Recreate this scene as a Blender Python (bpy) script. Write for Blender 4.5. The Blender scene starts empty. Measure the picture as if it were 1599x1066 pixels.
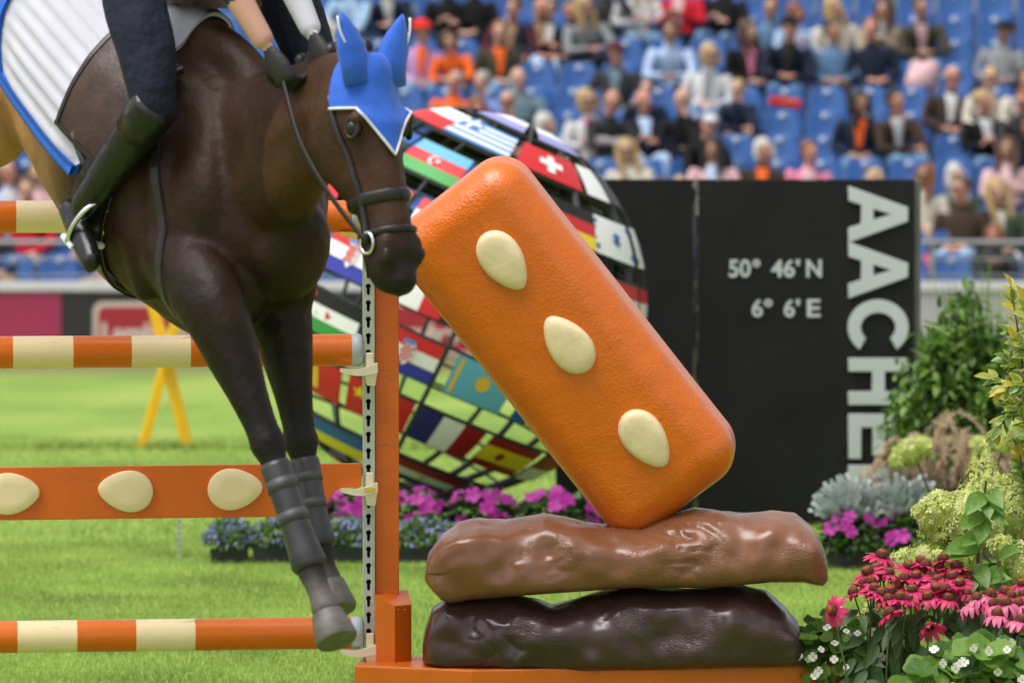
import bpy, bmesh, math, random
import numpy as np
from mathutils import Vector, Matrix, noise
from mathutils.bvhtree import BVHTree
from mathutils.geometry import interpolate_bezier
random.seed(7); RNG = np.random.default_rng(7)
scene = bpy.context.scene
COL = scene.collection
R = math.radians

# ------------------------------------------------------------------ camera
F, CX, CY, HZ, CAMH = 7500.0, 799.5, 533.0, 281.0, 1.77
TILT = math.atan((CY - HZ) / F)
cam_data = bpy.data.cameras.new('camera'); cam = bpy.data.objects.new('camera', cam_data); COL.objects.link(cam)
cam.location = (0, 0, CAMH); cam.rotation_euler = (math.pi / 2 - TILT, 0, 0)
cam_data.sensor_width = 36; cam_data.lens = 36 * F / 1599; cam_data.clip_start = 0.5; cam_data.clip_end = 2000
cam_data.dof.use_dof = True; cam_data.dof.focus_distance = 15.05; cam_data.dof.aperture_fstop = 3.9
cam_data.dof.aperture_blades = 9
scene.camera = cam

# ------------------------------------------------------------------ world, sun, exposure
world = bpy.data.worlds.new('World'); scene.world = world; world.use_nodes = True
wn, wl = world.node_tree.nodes, world.node_tree.links
SUN_EL, SUN_AZ = 66, 235          # azimuth of the sun clockwise from +Y
sky = wn.new('ShaderNodeTexSky'); sky.sky_type = 'NISHITA'; sky.sun_disc = False
sky.sun_elevation = R(SUN_EL); sky.sun_rotation = R(SUN_AZ)
sky.air_density = 1.0; sky.dust_density = 4.0; sky.ozone_density = 1.0
hs = wn.new('ShaderNodeHueSaturation'); hs.inputs['Saturation'].default_value = 0.15   # thin high overcast
wl.new(sky.outputs[0], hs.inputs['Color'])
bg = wn['Background']; bg.inputs['Strength'].default_value = 0.15
wl.new(hs.outputs[0], bg.inputs['Color'])
sun_data = bpy.data.lights.new('sun', 'SUN'); sun_data.energy = 1.5; sun_data.angle = R(40); sun_data.color = (1, 0.96, 0.9)
sun = bpy.data.objects.new('sun', sun_data); COL.objects.link(sun)
_sd = Vector((math.sin(R(SUN_AZ)) * math.cos(R(SUN_EL)), math.cos(R(SUN_AZ)) * math.cos(R(SUN_EL)), math.sin(R(SUN_EL))))
sun.rotation_euler = _sd.to_track_quat('Z', 'Y').to_euler()
vs = scene.view_settings
vs.view_transform = 'Standard'; vs.look = 'None'; vs.exposure = 0.5; vs.gamma = 1; vs.use_curve_mapping = False
try:
    scene.cycles.use_denoising = True
    scene.cycles.max_bounces = 6; scene.cycles.diffuse_bounces = 3; scene.cycles.glossy_bounces = 3
    scene.cycles.transparent_max_bounces = 8
except Exception: pass

# ------------------------------------------------------------------ helpers
def at(px, py, d):
    """world point seen at photo pixel (px, py) at depth d metres"""
    x = (px - CX) / F; y = -(py - CY) / F
    v = Vector((x, math.cos(TILT) + y * math.sin(TILT), -math.sin(TILT) + y * math.cos(TILT)))
    return Vector((0, 0, CAMH)) + v * (d / v.y)
def ground_d(py): return F * CAMH / (py - HZ)
def srgb(r, g, b):
    def f(c):
        c /= 255.0
        return c / 12.92 if c <= 0.04045 else ((c + 0.055) / 1.055) ** 2.4
    return (f(r), f(g), f(b))
MATS = {}
def mat(name, col, rough=0.5, spec=0.5, var=0.0, vscale=8.0, bump=0.0, bscale=60.0, metal=0.0, coat=0.0, trans=0.0,
        attr=None, sub=0.0, bdetail=3.0, col2=None, sheen=0.0, bdist=0.01, rvar=0.0, scuff=0.0):
    if name in MATS: return MATS[name]
    m = bpy.data.materials.new(name); m.use_nodes = True
    n, l = m.node_tree.nodes, m.node_tree.links
    b = n['Principled BSDF']
    b.inputs['Base Color'].default_value = (*col, 1); b.inputs['Roughness'].default_value = rough
    b.inputs['Specular IOR Level'].default_value = spec; b.inputs['Metallic'].default_value = metal
    b.inputs['Coat Weight'].default_value = coat; b.inputs['Coat Roughness'].default_value = 0.12
    if sheen: b.inputs['Sheen Weight'].default_value = sheen
    tc = n.new('ShaderNodeTexCoord')
    if sub:
        b.inputs['Subsurface Weight'].default_value = sub
    src = None
    if attr:
        a = n.new('ShaderNodeAttribute'); a.attribute_name = attr; src = a.outputs['Color']
    if var or col2:
        t = n.new('ShaderNodeTexNoise'); t.inputs['Scale'].default_value = vscale; t.inputs['Detail'].default_value = 4
        l.new(tc.outputs['Object'], t.inputs['Vector'])
        mx = n.new('ShaderNodeMix'); mx.data_type = 'RGBA'
        cr = n.new('ShaderNodeMapRange'); cr.inputs[1].default_value = 0.3; cr.inputs[2].default_value = 0.7
        l.new(t.outputs['Fac'], cr.inputs[0]); l.new(cr.outputs[0], mx.inputs['Factor'])
        if src is not None:
            mu = n.new('ShaderNodeMix'); mu.data_type = 'RGBA'; mu.blend_type = 'MULTIPLY'; mu.inputs['Factor'].default_value = 1
            mx.inputs['A'].default_value = (1 - var, 1 - var, 1 - var, 1); mx.inputs['B'].default_value = (1 + var, 1 + var, 1 + var, 1)
            l.new(src, mu.inputs['A']); l.new(mx.outputs['Result'], mu.inputs['B']); src = mu.outputs['Result']
        else:
            c2 = col2 or tuple(min(1, c * (1 + var)) for c in col)
            c1 = col if col2 else tuple(c * (1 - var) for c in col)
            mx.inputs['A'].default_value = (*c1, 1); mx.inputs['B'].default_value = (*c2, 1)
            src = mx.outputs['Result']
    if scuff:                        # scratches and hoof marks with a shape of their own
        mp = n.new('ShaderNodeMapping'); mp.inputs['Scale'].default_value = (3, 14, 14); l.new(tc.outputs['Object'], mp.inputs[0])
        t = n.new('ShaderNodeTexNoise'); t.inputs['Scale'].default_value = 2.2; t.inputs['Detail'].default_value = 8; t.inputs['Roughness'].default_value = 0.7
        l.new(mp.outputs[0], t.inputs['Vector'])
        mr = n.new('ShaderNodeMapRange'); mr.inputs[1].default_value = 0.585; mr.inputs[2].default_value = 0.66; mr.inputs[4].default_value = scuff; l.new(t.outputs['Fac'], mr.inputs[0])
        mx2 = n.new('ShaderNodeMix'); mx2.data_type = 'RGBA'; mx2.inputs['B'].default_value = (0.13, 0.10, 0.07, 1)
        if src is not None: l.new(src, mx2.inputs['A'])
        else: mx2.inputs['A'].default_value = (*col, 1)
        l.new(mr.outputs[0], mx2.inputs['Factor']); src = mx2.outputs['Result']
    if src is not None: l.new(src, b.inputs['Base Color'])
    if rvar:
        t = n.new('ShaderNodeTexNoise'); t.inputs['Scale'].default_value = vscale * 2; t.inputs['Detail'].default_value = 5
        l.new(tc.outputs['Object'], t.inputs['Vector'])
        mr = n.new('ShaderNodeMapRange'); mr.inputs[1].default_value = 0.3; mr.inputs[2].default_value = 0.7
        mr.inputs[3].default_value = max(0.02, rough - rvar); mr.inputs[4].default_value = min(1, rough + rvar)
        l.new(t.outputs['Fac'], mr.inputs[0]); l.new(mr.outputs[0], b.inputs['Roughness'])
    if bump:
        t = n.new('ShaderNodeTexNoise'); t.inputs['Scale'].default_value = bscale; t.inputs['Detail'].default_value = bdetail
        l.new(tc.outputs['Object'], t.inputs['Vector'])
        bp = n.new('ShaderNodeBump'); bp.inputs['Strength'].default_value = bump; bp.inputs['Distance'].default_value = bdist
        l.new(t.outputs['Fac'], bp.inputs['Height']); l.new(bp.outputs[0], b.inputs['Normal'])
    if trans:                        # thin leaves: light passes through
        tr = n.new('ShaderNodeBsdfTranslucent'); ms = n.new('ShaderNodeMixShader'); ms.inputs[0].default_value = trans
        if src is not None: l.new(src, tr.inputs['Color'])
        else: tr.inputs['Color'].default_value = (*col, 1)
        l.new(b.outputs[0], ms.inputs[1]); l.new(tr.outputs[0], ms.inputs[2]); l.new(ms.outputs[0], n['Material Output'].inputs[0])
    MATS[name] = m
    return m

def mesh_np(name, V, Fc, mats, midx=None, smooth=True):
    """V (n,3); Fc (m,k) array or list of tuples"""
    me = bpy.data.meshes.new(name)
    V = np.asarray(V, dtype=np.float32)
    if isinstance(Fc, np.ndarray):
        m, k = Fc.shape
        me.vertices.add(len(V)); me.vertices.foreach_set('co', V.ravel())
        me.loops.add(m * k); me.loops.foreach_set('vertex_index', Fc.astype(np.int32).ravel())
        me.polygons.add(m); me.polygons.foreach_set('loop_start', np.arange(0, m * k, k, dtype=np.int32))
        me.polygons.foreach_set('loop_total', np.full(m, k, dtype=np.int32))
        me.update(calc_edges=True)
    else:
        me.from_pydata(V.tolist(), [], [tuple(f) for f in Fc]); me.update()
    for x in (mats if isinstance(mats, (list, tuple)) else [mats]): me.materials.append(x)
    if midx is not None: me.polygons.foreach_set('material_index', np.asarray(midx, dtype=np.int32))
    if smooth: me.polygons.foreach_set('use_smooth', np.ones(len(me.polygons), dtype=bool))
    return me
def obj(name, me, parent=None, loc=None, rot=None, scale=None):
    o = bpy.data.objects.new(name, me); COL.objects.link(o)
    if parent is not None: o.parent = parent
    if loc is not None: o.location = loc
    if rot is not None: o.rotation_euler = rot
    if scale is not None: o.scale = scale
    return o
def tag(o, label, cat, group=None):
    o['label'] = label; o['category'] = cat
    if group: o['group'] = group
    return o
def thing(name, label, cat, loc=(0, 0, 0), group=None, rot=None):
    o = bpy.data.objects.new(name, None); o.empty_display_size = 0.1; COL.objects.link(o)
    o.location = loc
    if rot: o.rotation_euler = rot
    return tag(o, label, cat, group)
def structure(o): o['kind'] = 'structure'; return o
def stuff(o): o['kind'] = 'stuff'; return o
def local(V, parent): return np.asarray(V, dtype=float) - np.array(parent.location)

class MB:
    """collects boxes, prisms, tubes; positions are local to the parent"""
    def __init__(s): s.v = []; s.f = []; s.m = []
    def add(s, V, Fs, mi=0):
        o = len(s.v); s.v += [tuple(v) for v in V]
        s.f += [tuple(i + o for i in f) for f in Fs]; s.m += [mi] * len(Fs)
        return s
    def box(s, c, d, mi=0, M=None, bev=0.0):
        bm = bmesh.new(); bmesh.ops.create_cube(bm, size=1)
        for v in bm.verts: v.co = Vector((v.co.x * d[0], v.co.y * d[1], v.co.z * d[2]))
        if bev: bmesh.ops.bevel(bm, geom=bm.edges[:], offset=bev, segments=2, affect='EDGES', profile=0.5)
        bm.verts.index_update()
        V = [(M @ v.co if M else v.co) + Vector(c) for v in bm.verts]
        s.add(V, [[v.index for v in f.verts] for f in bm.faces], mi); bm.free()
        return s
    def tube(s, pts, rad, n=10, mi=0, caps=True, flat=1.0, up=None):
        V, Fs = tube_vf(pts, rad, n, caps, flat, up); return s.add(V, Fs, mi)
    def build(s, name, mats, parent=None, smooth=False, loc=None, rot=None):
        me = mesh_np(name, np.array(s.v), s.f, mats, s.m, smooth)
        if smooth:
            try: me.set_sharp_from_angle(angle=R(40))
            except Exception: pass
        return obj(name, me, parent, loc, rot)

def tube_vf(pts, rad, n=10, caps=True, flat=1.0, up=None, flat_list=None):
    pts = [Vector(p) for p in pts]; N = len(pts)
    if not hasattr(rad, '__len__'): rad = [rad] * N
    V, Fs = [], []
    ref = Vector(up) if up is not None else None
    prev = None
    for i, p in enumerate(pts):
        t = (pts[min(i + 1, N - 1)] - pts[max(i - 1, 0)])
        t = t.normalized() if t.length > 1e-9 else Vector((0, 0, 1))
        if ref is not None: a = (ref - t * ref.dot(t))
        elif prev is not None: a = (prev - t * prev.dot(t))
        else:
            a = Vector((0, 0, 1)) if abs(t.z) < 0.9 else Vector((1, 0, 0)); a = a - t * a.dot(t)
        a.normalize(); prev = a; b = t.cross(a)
        fl = flat_list[i] if flat_list else flat
        for k in range(n):
            w = 2 * math.pi * k / n
            V.append(p + a * (math.cos(w) * rad[i]) + b * (math.sin(w) * rad[i] * fl))
    for i in range(N - 1):
        for k in range(n):
            k2 = (k + 1) % n
            Fs.append((i * n + k, i * n + k2, (i + 1) * n + k2, (i + 1) * n + k))
    if caps:
        Fs.append(tuple(range(n - 1, -1, -1))); Fs.append(tuple((N - 1) * n + k for k in range(n)))
    return V, Fs
def spline(pts, n):
    """Catmull-Rom through rows of pts (any dimension), n samples"""
    P = np.asarray(pts, dtype=float); m = len(P)
    d = np.r_[0, np.cumsum(np.linalg.norm(np.diff(P[:, :3], axis=0), axis=1) + 1e-9)]
    ts = np.linspace(0, d[-1], n); out = []
    T = np.gradient(P, d, axis=0)
    for t in ts:
        i = min(max(np.searchsorted(d, t) - 1, 0), m - 2); h = d[i + 1] - d[i]; x = (t - d[i]) / h
        out.append((2*x**3-3*x**2+1)*P[i] + (x**3-2*x**2+x)*h*T[i] + (-2*x**3+3*x**2)*P[i+1] + (x**3-x**2)*h*T[i+1])
    return np.array(out)
def curve_mesh(name, splines, extrude, bevel=0.0):
    """filled 2D outline (with holes) in the XY plane -> mesh; splines: lists of (x, y)"""
    cu = bpy.data.curves.new(name, 'CURVE'); cu.dimensions = '2D'; cu.fill_mode = 'BOTH'
    cu.extrude = extrude; cu.bevel_depth = bevel; cu.bevel_resolution = 1
    for s in splines:
        sp = cu.splines.new('POLY'); sp.points.add(len(s) - 1)
        for q, p in zip(sp.points, s): q.co = (p[0], p[1], 0, 1)
        sp.use_cyclic_u = True
    o = bpy.data.objects.new(name, cu); COL.objects.link(o)
    me = bpy.data.meshes.new_from_object(o.evaluated_get(bpy.context.evaluated_depsgraph_get()))
    bpy.data.objects.remove(o); bpy.data.curves.remove(cu); me.name = name
    return me
def text_mesh(name, txt, size, extrude, offset=0.0, space=1.0):
    cu = bpy.data.curves.new(name, 'FONT'); cu.body = txt; cu.size = size; cu.extrude = extrude; cu.offset = offset
    cu.space_character = space
    o = bpy.data.objects.new(name, cu); COL.objects.link(o)
    me = bpy.data.meshes.new_from_object(o.evaluated_get(bpy.context.evaluated_depsgraph_get()))
    bpy.data.objects.remove(o); bpy.data.curves.remove(cu); me.name = name
    return me
def setmats(me, mats):
    me.materials.clear()
    for m in (mats if isinstance(mats, (list, tuple)) else [mats]): me.materials.append(m)
    return me
def remeshed(name, V, Fs, voxel, smooth_it=4, smooth_f=0.6):
    """join overlapping closed shells into one continuous skin"""
    me = bpy.data.meshes.new(name); me.from_pydata([tuple(v) for v in V], [], [tuple(f) for f in Fs]); me.update()
    bm = bmesh.new(); bm.from_mesh(me); bmesh.ops.recalc_face_normals(bm, faces=bm.faces[:]); bm.to_mesh(me); bm.free()
    o = bpy.data.objects.new(name, me); COL.objects.link(o)
    r = o.modifiers.new('r', 'REMESH'); r.mode = 'VOXEL'; r.voxel_size = voxel; r.adaptivity = 0
    if smooth_it:
        s = o.modifiers.new('s', 'SMOOTH'); s.factor = smooth_f; s.iterations = smooth_it
    out = bpy.data.meshes.new_from_object(o.evaluated_get(bpy.context.evaluated_depsgraph_get()))
    bpy.data.objects.remove(o); bpy.data.meshes.remove(me); out.name = name
    out.polygons.foreach_set('use_smooth', np.ones(len(out.polygons), dtype=bool))
    return out
class Body:
    """tapered limbs tagged with a material slot; skin() joins them into one mesh"""
    def __init__(s): s.V = []; s.F = []; s.S = []
    def limb(s, pts, slot, n=14, steps=None, flat=1.0, up=None):
        """pts rows: x y z radius [flatness]"""
        P = np.asarray(pts, dtype=float)
        if P.shape[1] == 4: P = np.c_[P, np.full(len(P), flat)]
        Q = spline(P, steps or max(8, len(P) * 4)) if len(P) > 2 else np.linspace(P[0], P[1], steps or 6)
        # rounded ends
        def cap(q, q2, sgn):
            t = (q[:3] - q2[:3]); t = t / (np.linalg.norm(t) + 1e-9); r = q[3] * min(1, q[4])
            return [np.r_[q[:3] + t * r * math.sin(a) * 0.7, q[3] * math.cos(a), q[4]] for a in (R(30), R(60), R(82))]
        Q = np.array(cap(Q[0], Q[1], -1)[::-1] + list(Q) + cap(Q[-1], Q[-2], 1))
        Q[:, 3] = np.maximum(Q[:, 3], 0.002)
        V, Fs = tube_vf(Q[:, :3], list(Q[:, 3]), n, True, 1.0, up, list(Q[:, 4]))
        o = len(s.V); s.V += V; s.F += [tuple(i + o for i in f) for f in Fs]
        for q in Q: s.S.append((*q[:3], q[3] * (1 + q[4]) / 2, slot))
        return s
    def ball(s, c, r, slot, n=12, M=None):
        bm = bmesh.new(); bmesh.ops.create_uvsphere(bm, u_segments=n, v_segments=8, radius=1); bm.verts.index_update()
        rr = r if hasattr(r, '__len__') else (r, r, r); o = len(s.V)
        for v in bm.verts:
            p = Vector((v.co.x * rr[0], v.co.y * rr[1], v.co.z * rr[2])); s.V.append((M @ p if M else p) + Vector(c))
        s.F += [tuple(v.index + o for v in f.verts) for f in bm.faces]; bm.free()
        s.S.append((*c, sum(rr) / 3, slot)); return s
    def skin(s, name, voxel, it=4):
        me = remeshed(name, s.V, s.F, voxel, it)
        n = len(me.polygons); C = np.empty(n * 3, dtype=np.float32); me.polygons.foreach_get('center', C); C = C.reshape(-1, 3)
        S = np.array(s.S); best = np.full(n, 1e9); slot = np.zeros(n, dtype=np.int32)
        for q in S:
            d = np.linalg.norm(C - q[:3], axis=1) - q[3]
            w = d < best; best[w] = d[w]; slot[w] = int(q[4])
        me.polygons.foreach_set('material_index', slot)
        return me, C, slot

def scatter(tv, tf, pos, rot, name, mats, midx=None):
    """tv (a,3) template, tf (b,k); pos (N,3); rot (N,3,3) columns = local axes (scaled)"""
    tv = np.asarray(tv, float); tf = np.asarray(tf)
    N = len(pos); V = np.einsum('nij,aj->nai', rot, tv) + pos[:, None, :]
    Fc = (tf[None] + (np.arange(N) * len(tv))[:, None, None]).reshape(-1, tf.shape[1])
    mi = None if midx is None else np.repeat(midx, len(tf))
    return mesh_np(name, V.reshape(-1, 3), Fc, mats, mi)
def frames(d, nrm, s):
    """(N,3,3): y axis along d, z near nrm, scaled by s (N,) or (N,3)"""
    d = d / (np.linalg.norm(d, axis=1, keepdims=True) + 1e-9)
    x = np.cross(d, nrm); x /= (np.linalg.norm(x, axis=1, keepdims=True) + 1e-9); z = np.cross(x, d)
    M = np.stack([x, d, z], axis=2)
    s = np.asarray(s, float)
    return M * (s[:, None, None] if s.ndim == 1 else s[:, None, :])
def leaf_template(w=0.5, fold=0.12, droop=0.15, seg=4, tip=1.0):
    """leaf of length 1 along +y, half width w/2, folded along the midrib"""
    V, Fs = [], []
    for i in range(seg + 1):
        t = i / seg; hw = w / 2 * math.sin(math.pi * min(1, t ** 0.8 * 0.97 + 0.03)) ** tip + 0.004
        z = -droop * t * t
        V += [(-hw, t, z + fold * hw * 2), (0, t, z), (hw, t, z + fold * hw * 2)]
    for i in range(seg):
        a = i * 3
        Fs += [(a, a + 1, a + 4, a + 3), (a + 1, a + 2, a + 5, a + 4)]
    return np.array(V), np.array(Fs)
def unit(n): v = RNG.normal(size=(n, 3)); return v / np.linalg.norm(v, axis=1, keepdims=True)
ORD = ['first','second','third','fourth','fifth','sixth','seventh','eighth','ninth','tenth','eleventh','twelfth','thirteenth','fourteenth','fifteenth','sixteenth','seventeenth','eighteenth','nineteenth','twentieth','twenty-first','twenty-second','twenty-third','twenty-fourth','twenty-fifth','twenty-sixth']
# ------------------------------------------------------------------ ground
def grass_mat():
    m = bpy.data.materials.new('turf'); m.use_nodes = True; n, l = m.node_tree.nodes, m.node_tree.links
    b = n['Principled BSDF']; b.inputs['Roughness'].default_value = 0.8; b.inputs['Specular IOR Level'].default_value = 0.2
    tc = n.new('ShaderNodeTexCoord')
    def noise_(s, d, sc=(1, 1, 1)):
        mp = n.new('ShaderNodeMapping'); mp.inputs['Scale'].default_value = sc; l.new(tc.outputs['Object'], mp.inputs[0])
        t = n.new('ShaderNodeTexNoise'); t.inputs['Scale'].default_value = s; t.inputs['Detail'].default_value = d
        l.new(mp.outputs[0], t.inputs['Vector']); return t.outputs['Fac']
    def ramp(f, stops):
        r = n.new('ShaderNodeValToRGB'); e = r.color_ramp.elements
        e[0].position, e[0].color = stops[0][0], (*stops[0][1], 1); e[1].position, e[1].color = stops[-1][0], (*stops[-1][1], 1)
        for p, c in stops[1:-1]:
            x = e.new(p); x.color = (*c, 1)
        l.new(f, r.inputs[0]); return r.outputs[0]
    big = ramp(noise_(0.55, 4, (1, 0.45, 1)), [(0.32, (0.165, 0.28, 0.046)), (0.5, (0.24, 0.365, 0.066)), (0.68, (0.32, 0.41, 0.098))])
    fine = ramp(noise_(26, 6), [(0.3, (0.62, 0.66, 0.55)), (0.7, (1.2, 1.16, 1.15))])
    mu = n.new('ShaderNodeMix'); mu.data_type = 'RGBA'; mu.blend_type = 'MULTIPLY'; mu.inputs['Factor'].default_value = 1
    l.new(big, mu.inputs['A']); l.new(fine, mu.inputs['B'])
    # worn, brownish strip in front of the board (real colour of the worn turf)
    sx = n.new('ShaderNodeSeparateXYZ'); l.new(tc.outputs['Object'], sx.inputs[0])
    mr = n.new('ShaderNodeMapRange'); mr.interpolation_type = 'SMOOTHSTEP'
    mr.inputs[1].default_value = 42; mr.inputs[2].default_value = 46
    l.new(sx.outputs['Y'], mr.inputs[0])
    w = n.new('ShaderNodeMix'); w.data_type = 'RGBA'; w.inputs['B'].default_value = (0.16, 0.15, 0.06, 1)
    l.new(mr.outputs[0], w.inputs['Factor']); l.new(mu.outputs['Result'], w.inputs['A'])
    l.new(w.outputs['Result'], b.inputs['Base Color'])
    bp = n.new('ShaderNodeBump'); bp.inputs['Strength'].default_value = 0.6; bp.inputs['Distance'].default_value = 0.03
    l.new(noise_(60, 5), bp.inputs['Height']); l.new(bp.outputs[0], b.inputs['Normal'])
    return m
TURF = grass_mat()
gx = np.r_[-600, -60, np.linspace(-12, 12, 25), 60, 600]; gy = np.r_[-60, 5, np.linspace(10, 60, 51), 120, 900]
GV, GF = [], []
for y in gy:
    for x in gx: GV.append((x, y, 0.0))
for j in range(len(gy) - 1):
    for i in range(len(gx) - 1):
        a = j * len(gx) + i; GF.append((a, a + 1, a + 1 + len(gx), a + len(gx)))
structure(obj('ground', mesh_np('ground', GV, GF, TURF)))

# invented sand track out of view, added to cut green bounce from the turf
SANDM = mat('added_sand', (0.36, 0.31, 0.25), rough=0.9, var=0.12, vscale=1.5, bump=0.3, bscale=40)
structure(obj('track', mesh_np('track', [(-60, -60, .006), (60, -60, .006), (60, 8.5, .006), (-60, 8.5, .006)], [(0, 1, 2, 3)], SANDM)))
# cut turf: real blades where single ones show, growing sparser with distance
BLADE = mat('grass_blade', (0.255, 0.385, 0.07), rough=0.6, spec=0.3, var=0.35, vscale=1.4, trans=0.4)
BLADE2 = mat('grass_blade_pale', (0.385, 0.475, 0.13), rough=0.6, spec=0.3, var=0.3, vscale=1.4, trans=0.4)
def blades(n, ymin, ymax, hmin, hmax, wid, name, xw=0.165, band=None):
    y = ymin + (ymax - ymin) * RNG.random(n); x = (RNG.random(n) - 0.5) * 2 * xw * y
    h = hmin + (hmax - hmin) * RNG.random(n)
    if band is not None: y = band + RNG.normal(size=n) * 0.12 + 0.05 * np.sin(x * 1.3)
    a = RNG.random(n) * 2 * math.pi; lean = RNG.random(n) * 0.8
    d = np.c_[np.cos(a) * lean, np.sin(a) * lean, np.ones(n)]
    tv = [(-0.5, 0, 0), (0.5, 0, 0), (0.36, 0.55, 0.05), (-0.36, 0.55, 0.05), (0, 1, 0.25)]
    rot = frames(d, np.c_[np.cos(a), np.sin(a), np.zeros(n)] + unit(n) * 0.5, np.c_[np.full(n, wid), h, h])
    pos = np.c_[x, y, np.zeros(n)]
    V = np.einsum('nij,aj->nai', rot, np.array(tv, float)) + pos[:, None, :]
    base = (np.arange(n) * 5)[:, None]
    Fc = np.concatenate([base + np.array([[0, 1, 2]]), base + np.array([[0, 2, 3]]), base + np.array([[3, 2, 4]])])
    mi = np.tile((RNG.random(n) < 0.3).astype(int), 3)
    me = mesh_np(name, V.reshape(-1, 3), Fc, [BLADE, BLADE2], mi)
    return stuff(obj(name, me))
g = blades(250000, 16.4, 23.5, 0.012, 0.032, 0.0034, 'grass')
tag(g, 'short bright green turf blades around the jump and planters', 'grass')
g = blades(60000, 23.5, 33.0, 0.015, 0.035, 0.007, 'grass')
tag(g, 'blurred mown turf stretching back behind the flag globe', 'grass')
g = blades(6000, 31.0, 32.0, 0.04, 0.075, 0.01, 'grass_ridge', band=31.6)
tag(g, 'line of longer darker grass across the arena by the yellow trestle', 'grass')

# ------------------------------------------------------------------ arena board and railing in front of the stand
BD = 48.0
WHITEP = mat('white_coping', (0.62, 0.62, 0.62), rough=0.6, var=0.08, vscale=1.5)
MAGB = mat('magenta_board', srgb(163, 48, 85), rough=0.45, var=0.05, vscale=1)
BLKB = mat('black_board', (0.022, 0.022, 0.026), rough=0.5, var=0.1, vscale=1)
REDP = mat('red_plaque', srgb(160, 38, 52), rough=0.4)
CREAMP = mat('cream_border', srgb(205, 190, 178), rough=0.5)
GREYB = mat('grey_board', (0.42, 0.43, 0.43), rough=0.6, var=0.08, vscale=1)
def bz(py): return at(0, py, BD).z
def bx(px): return at(px, 400, BD).x
zt = bz(456)
def board_panel(x0, x1, m, label, cat='board'):
    t = thing('arena_board', label, cat, ((x0 + x1) / 2, BD, 0), 'boards along the arena edge')
    MB().box((0, 0.03, zt / 2), (x1 - x0 - 0.004, 0.06, zt), 0).build('panel', m, t)
    return t
b1 = board_panel(bx(-1300), bx(95), MAGB, 'plain magenta arena board at the left below the railing')
b2 = board_panel(bx(95), bx(520), BLKB, 'black arena board with a red lettered plaque behind the horse legs')
b3 = board_panel(bx(520), bx(960), BLKB, 'black arena board with red plaque seen through the flag globe')
b4 = board_panel(bx(960), bx(1300), BLKB, 'plain black arena board hidden behind the tall dark panels')
b5 = board_panel(bx(1300), bx(2900), GREYB, 'pale grey arena board above the shrub at the right edge')
def rrect(w, h, r, n=6):
    p = []
    for cx, cy, a0 in ((w/2-r, h/2-r, 0), (-w/2+r, h/2-r, 90), (-w/2+r, -h/2+r, 180), (w/2-r, -h/2+r, 270)):
        for i in range(n + 1):
            a = R(a0 + 90 * i / n); p.append((cx + r * math.cos(a), cy + r * math.sin(a)))
    return p
def plaque(board, cpx):
    cx = bx(cpx) - board.location.x; cz = (bz(470) + bz(556)) / 2; w, h = 1.02, bz(468) - bz(552)
    rot = (math.pi / 2, 0, 0)
    obj('plaque_border', setmats(curve_mesh('plaque_border', [rrect(w, h, 0.1)], 0.01), CREAMP), board, (cx, -0.012, cz), rot)
    obj('plaque', setmats(curve_mesh('plaque', [rrect(w - 0.1, h - 0.1, 0.07)], 0.012), REDP), board, (cx, -0.018, cz), rot)
    tm = setmats(text_mesh('plaque_lettering', 'Lambertz', 0.26, 0.006, 0.012, 0.98), CREAMP)
    o = obj('plaque_lettering', tm, board, (cx - 0.43, -0.034, cz - 0.13), rot)
plaque(b2, 225); plaque(b3, 668)
cop = tag(MB().box((0, 0, 0), (bx(2900) - bx(-1300), 0.16, bz(440) - bz(455)), 0, bev=0.01).build('coping', WHITEP,
      loc=((bx(2900) + bx(-1300)) / 2, BD + 0.05, (bz(440) + bz(455)) / 2)), 'long white coping rail on top of the arena boards', 'coping')
RAILM = mat('rail_steel', (0.35, 0.36, 0.37), rough=0.4, metal=0.6)
rl = thing('railing', 'grey steel railing in front of the lowest row of seats', 'railing', (0, BD + 0.5, 0))
for py in (378, 404, 430):
    z = at(0, py, BD + 0.5).z
    MB().tube([(bx(-1300), 0, z), (bx(2900), 0, z)], 0.022 if py == 378 else 0.009, 8).build('rail', RAILM, rl, True)
for i in range(18):
    x = bx(-1300) + (bx(2900) - bx(-1300)) * i / 17 + 0.3
    MB().tube([(x, 0.06, 0), (x, 0.06, at(0, 376, BD + 0.5).z)], 0.025, 8).build('post', RAILM, rl, True)

# ------------------------------------------------------------------ stand
NR = 14
def row_d(k): return 50 + 0.8 * k
def row_py(k): return 405.5 - 37.5 * k
def dot_z(k): return at(800, row_py(k), row_d(k)).z
def seat_x(n, k): return (1225 - CX + 66 * n) / F * 55.6 + 0.075 * (k - 7)
CONC = mat('stand_concrete', (0.23, 0.23, 0.225), rough=0.85, var=0.15, vscale=1.2)
SEATBACK = 0.38
st = MB()
for k in range(NR):
    z = dot_z(k) - SEATBACK - 0.42
    st.box((0, row_d(k) - 0.1 + 0.4, (z - 1.0) / 2 - 0.02), (44, 0.8, max(0.05, z + 1.0)), 0)
structure(st.build('stand_terrace', CONC))
SEATM = mat('seat_blue', srgb(46, 92, 156), rough=0.45, spec=0.5, var=0.06, vscale=3)
SEATD = mat('seat_number_plate', (0.5, 0.55, 0.62), rough=0.4)
SEATL = mat('seat_bracket', (0.12, 0.12, 0.13), rough=0.5, metal=0.5)
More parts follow.
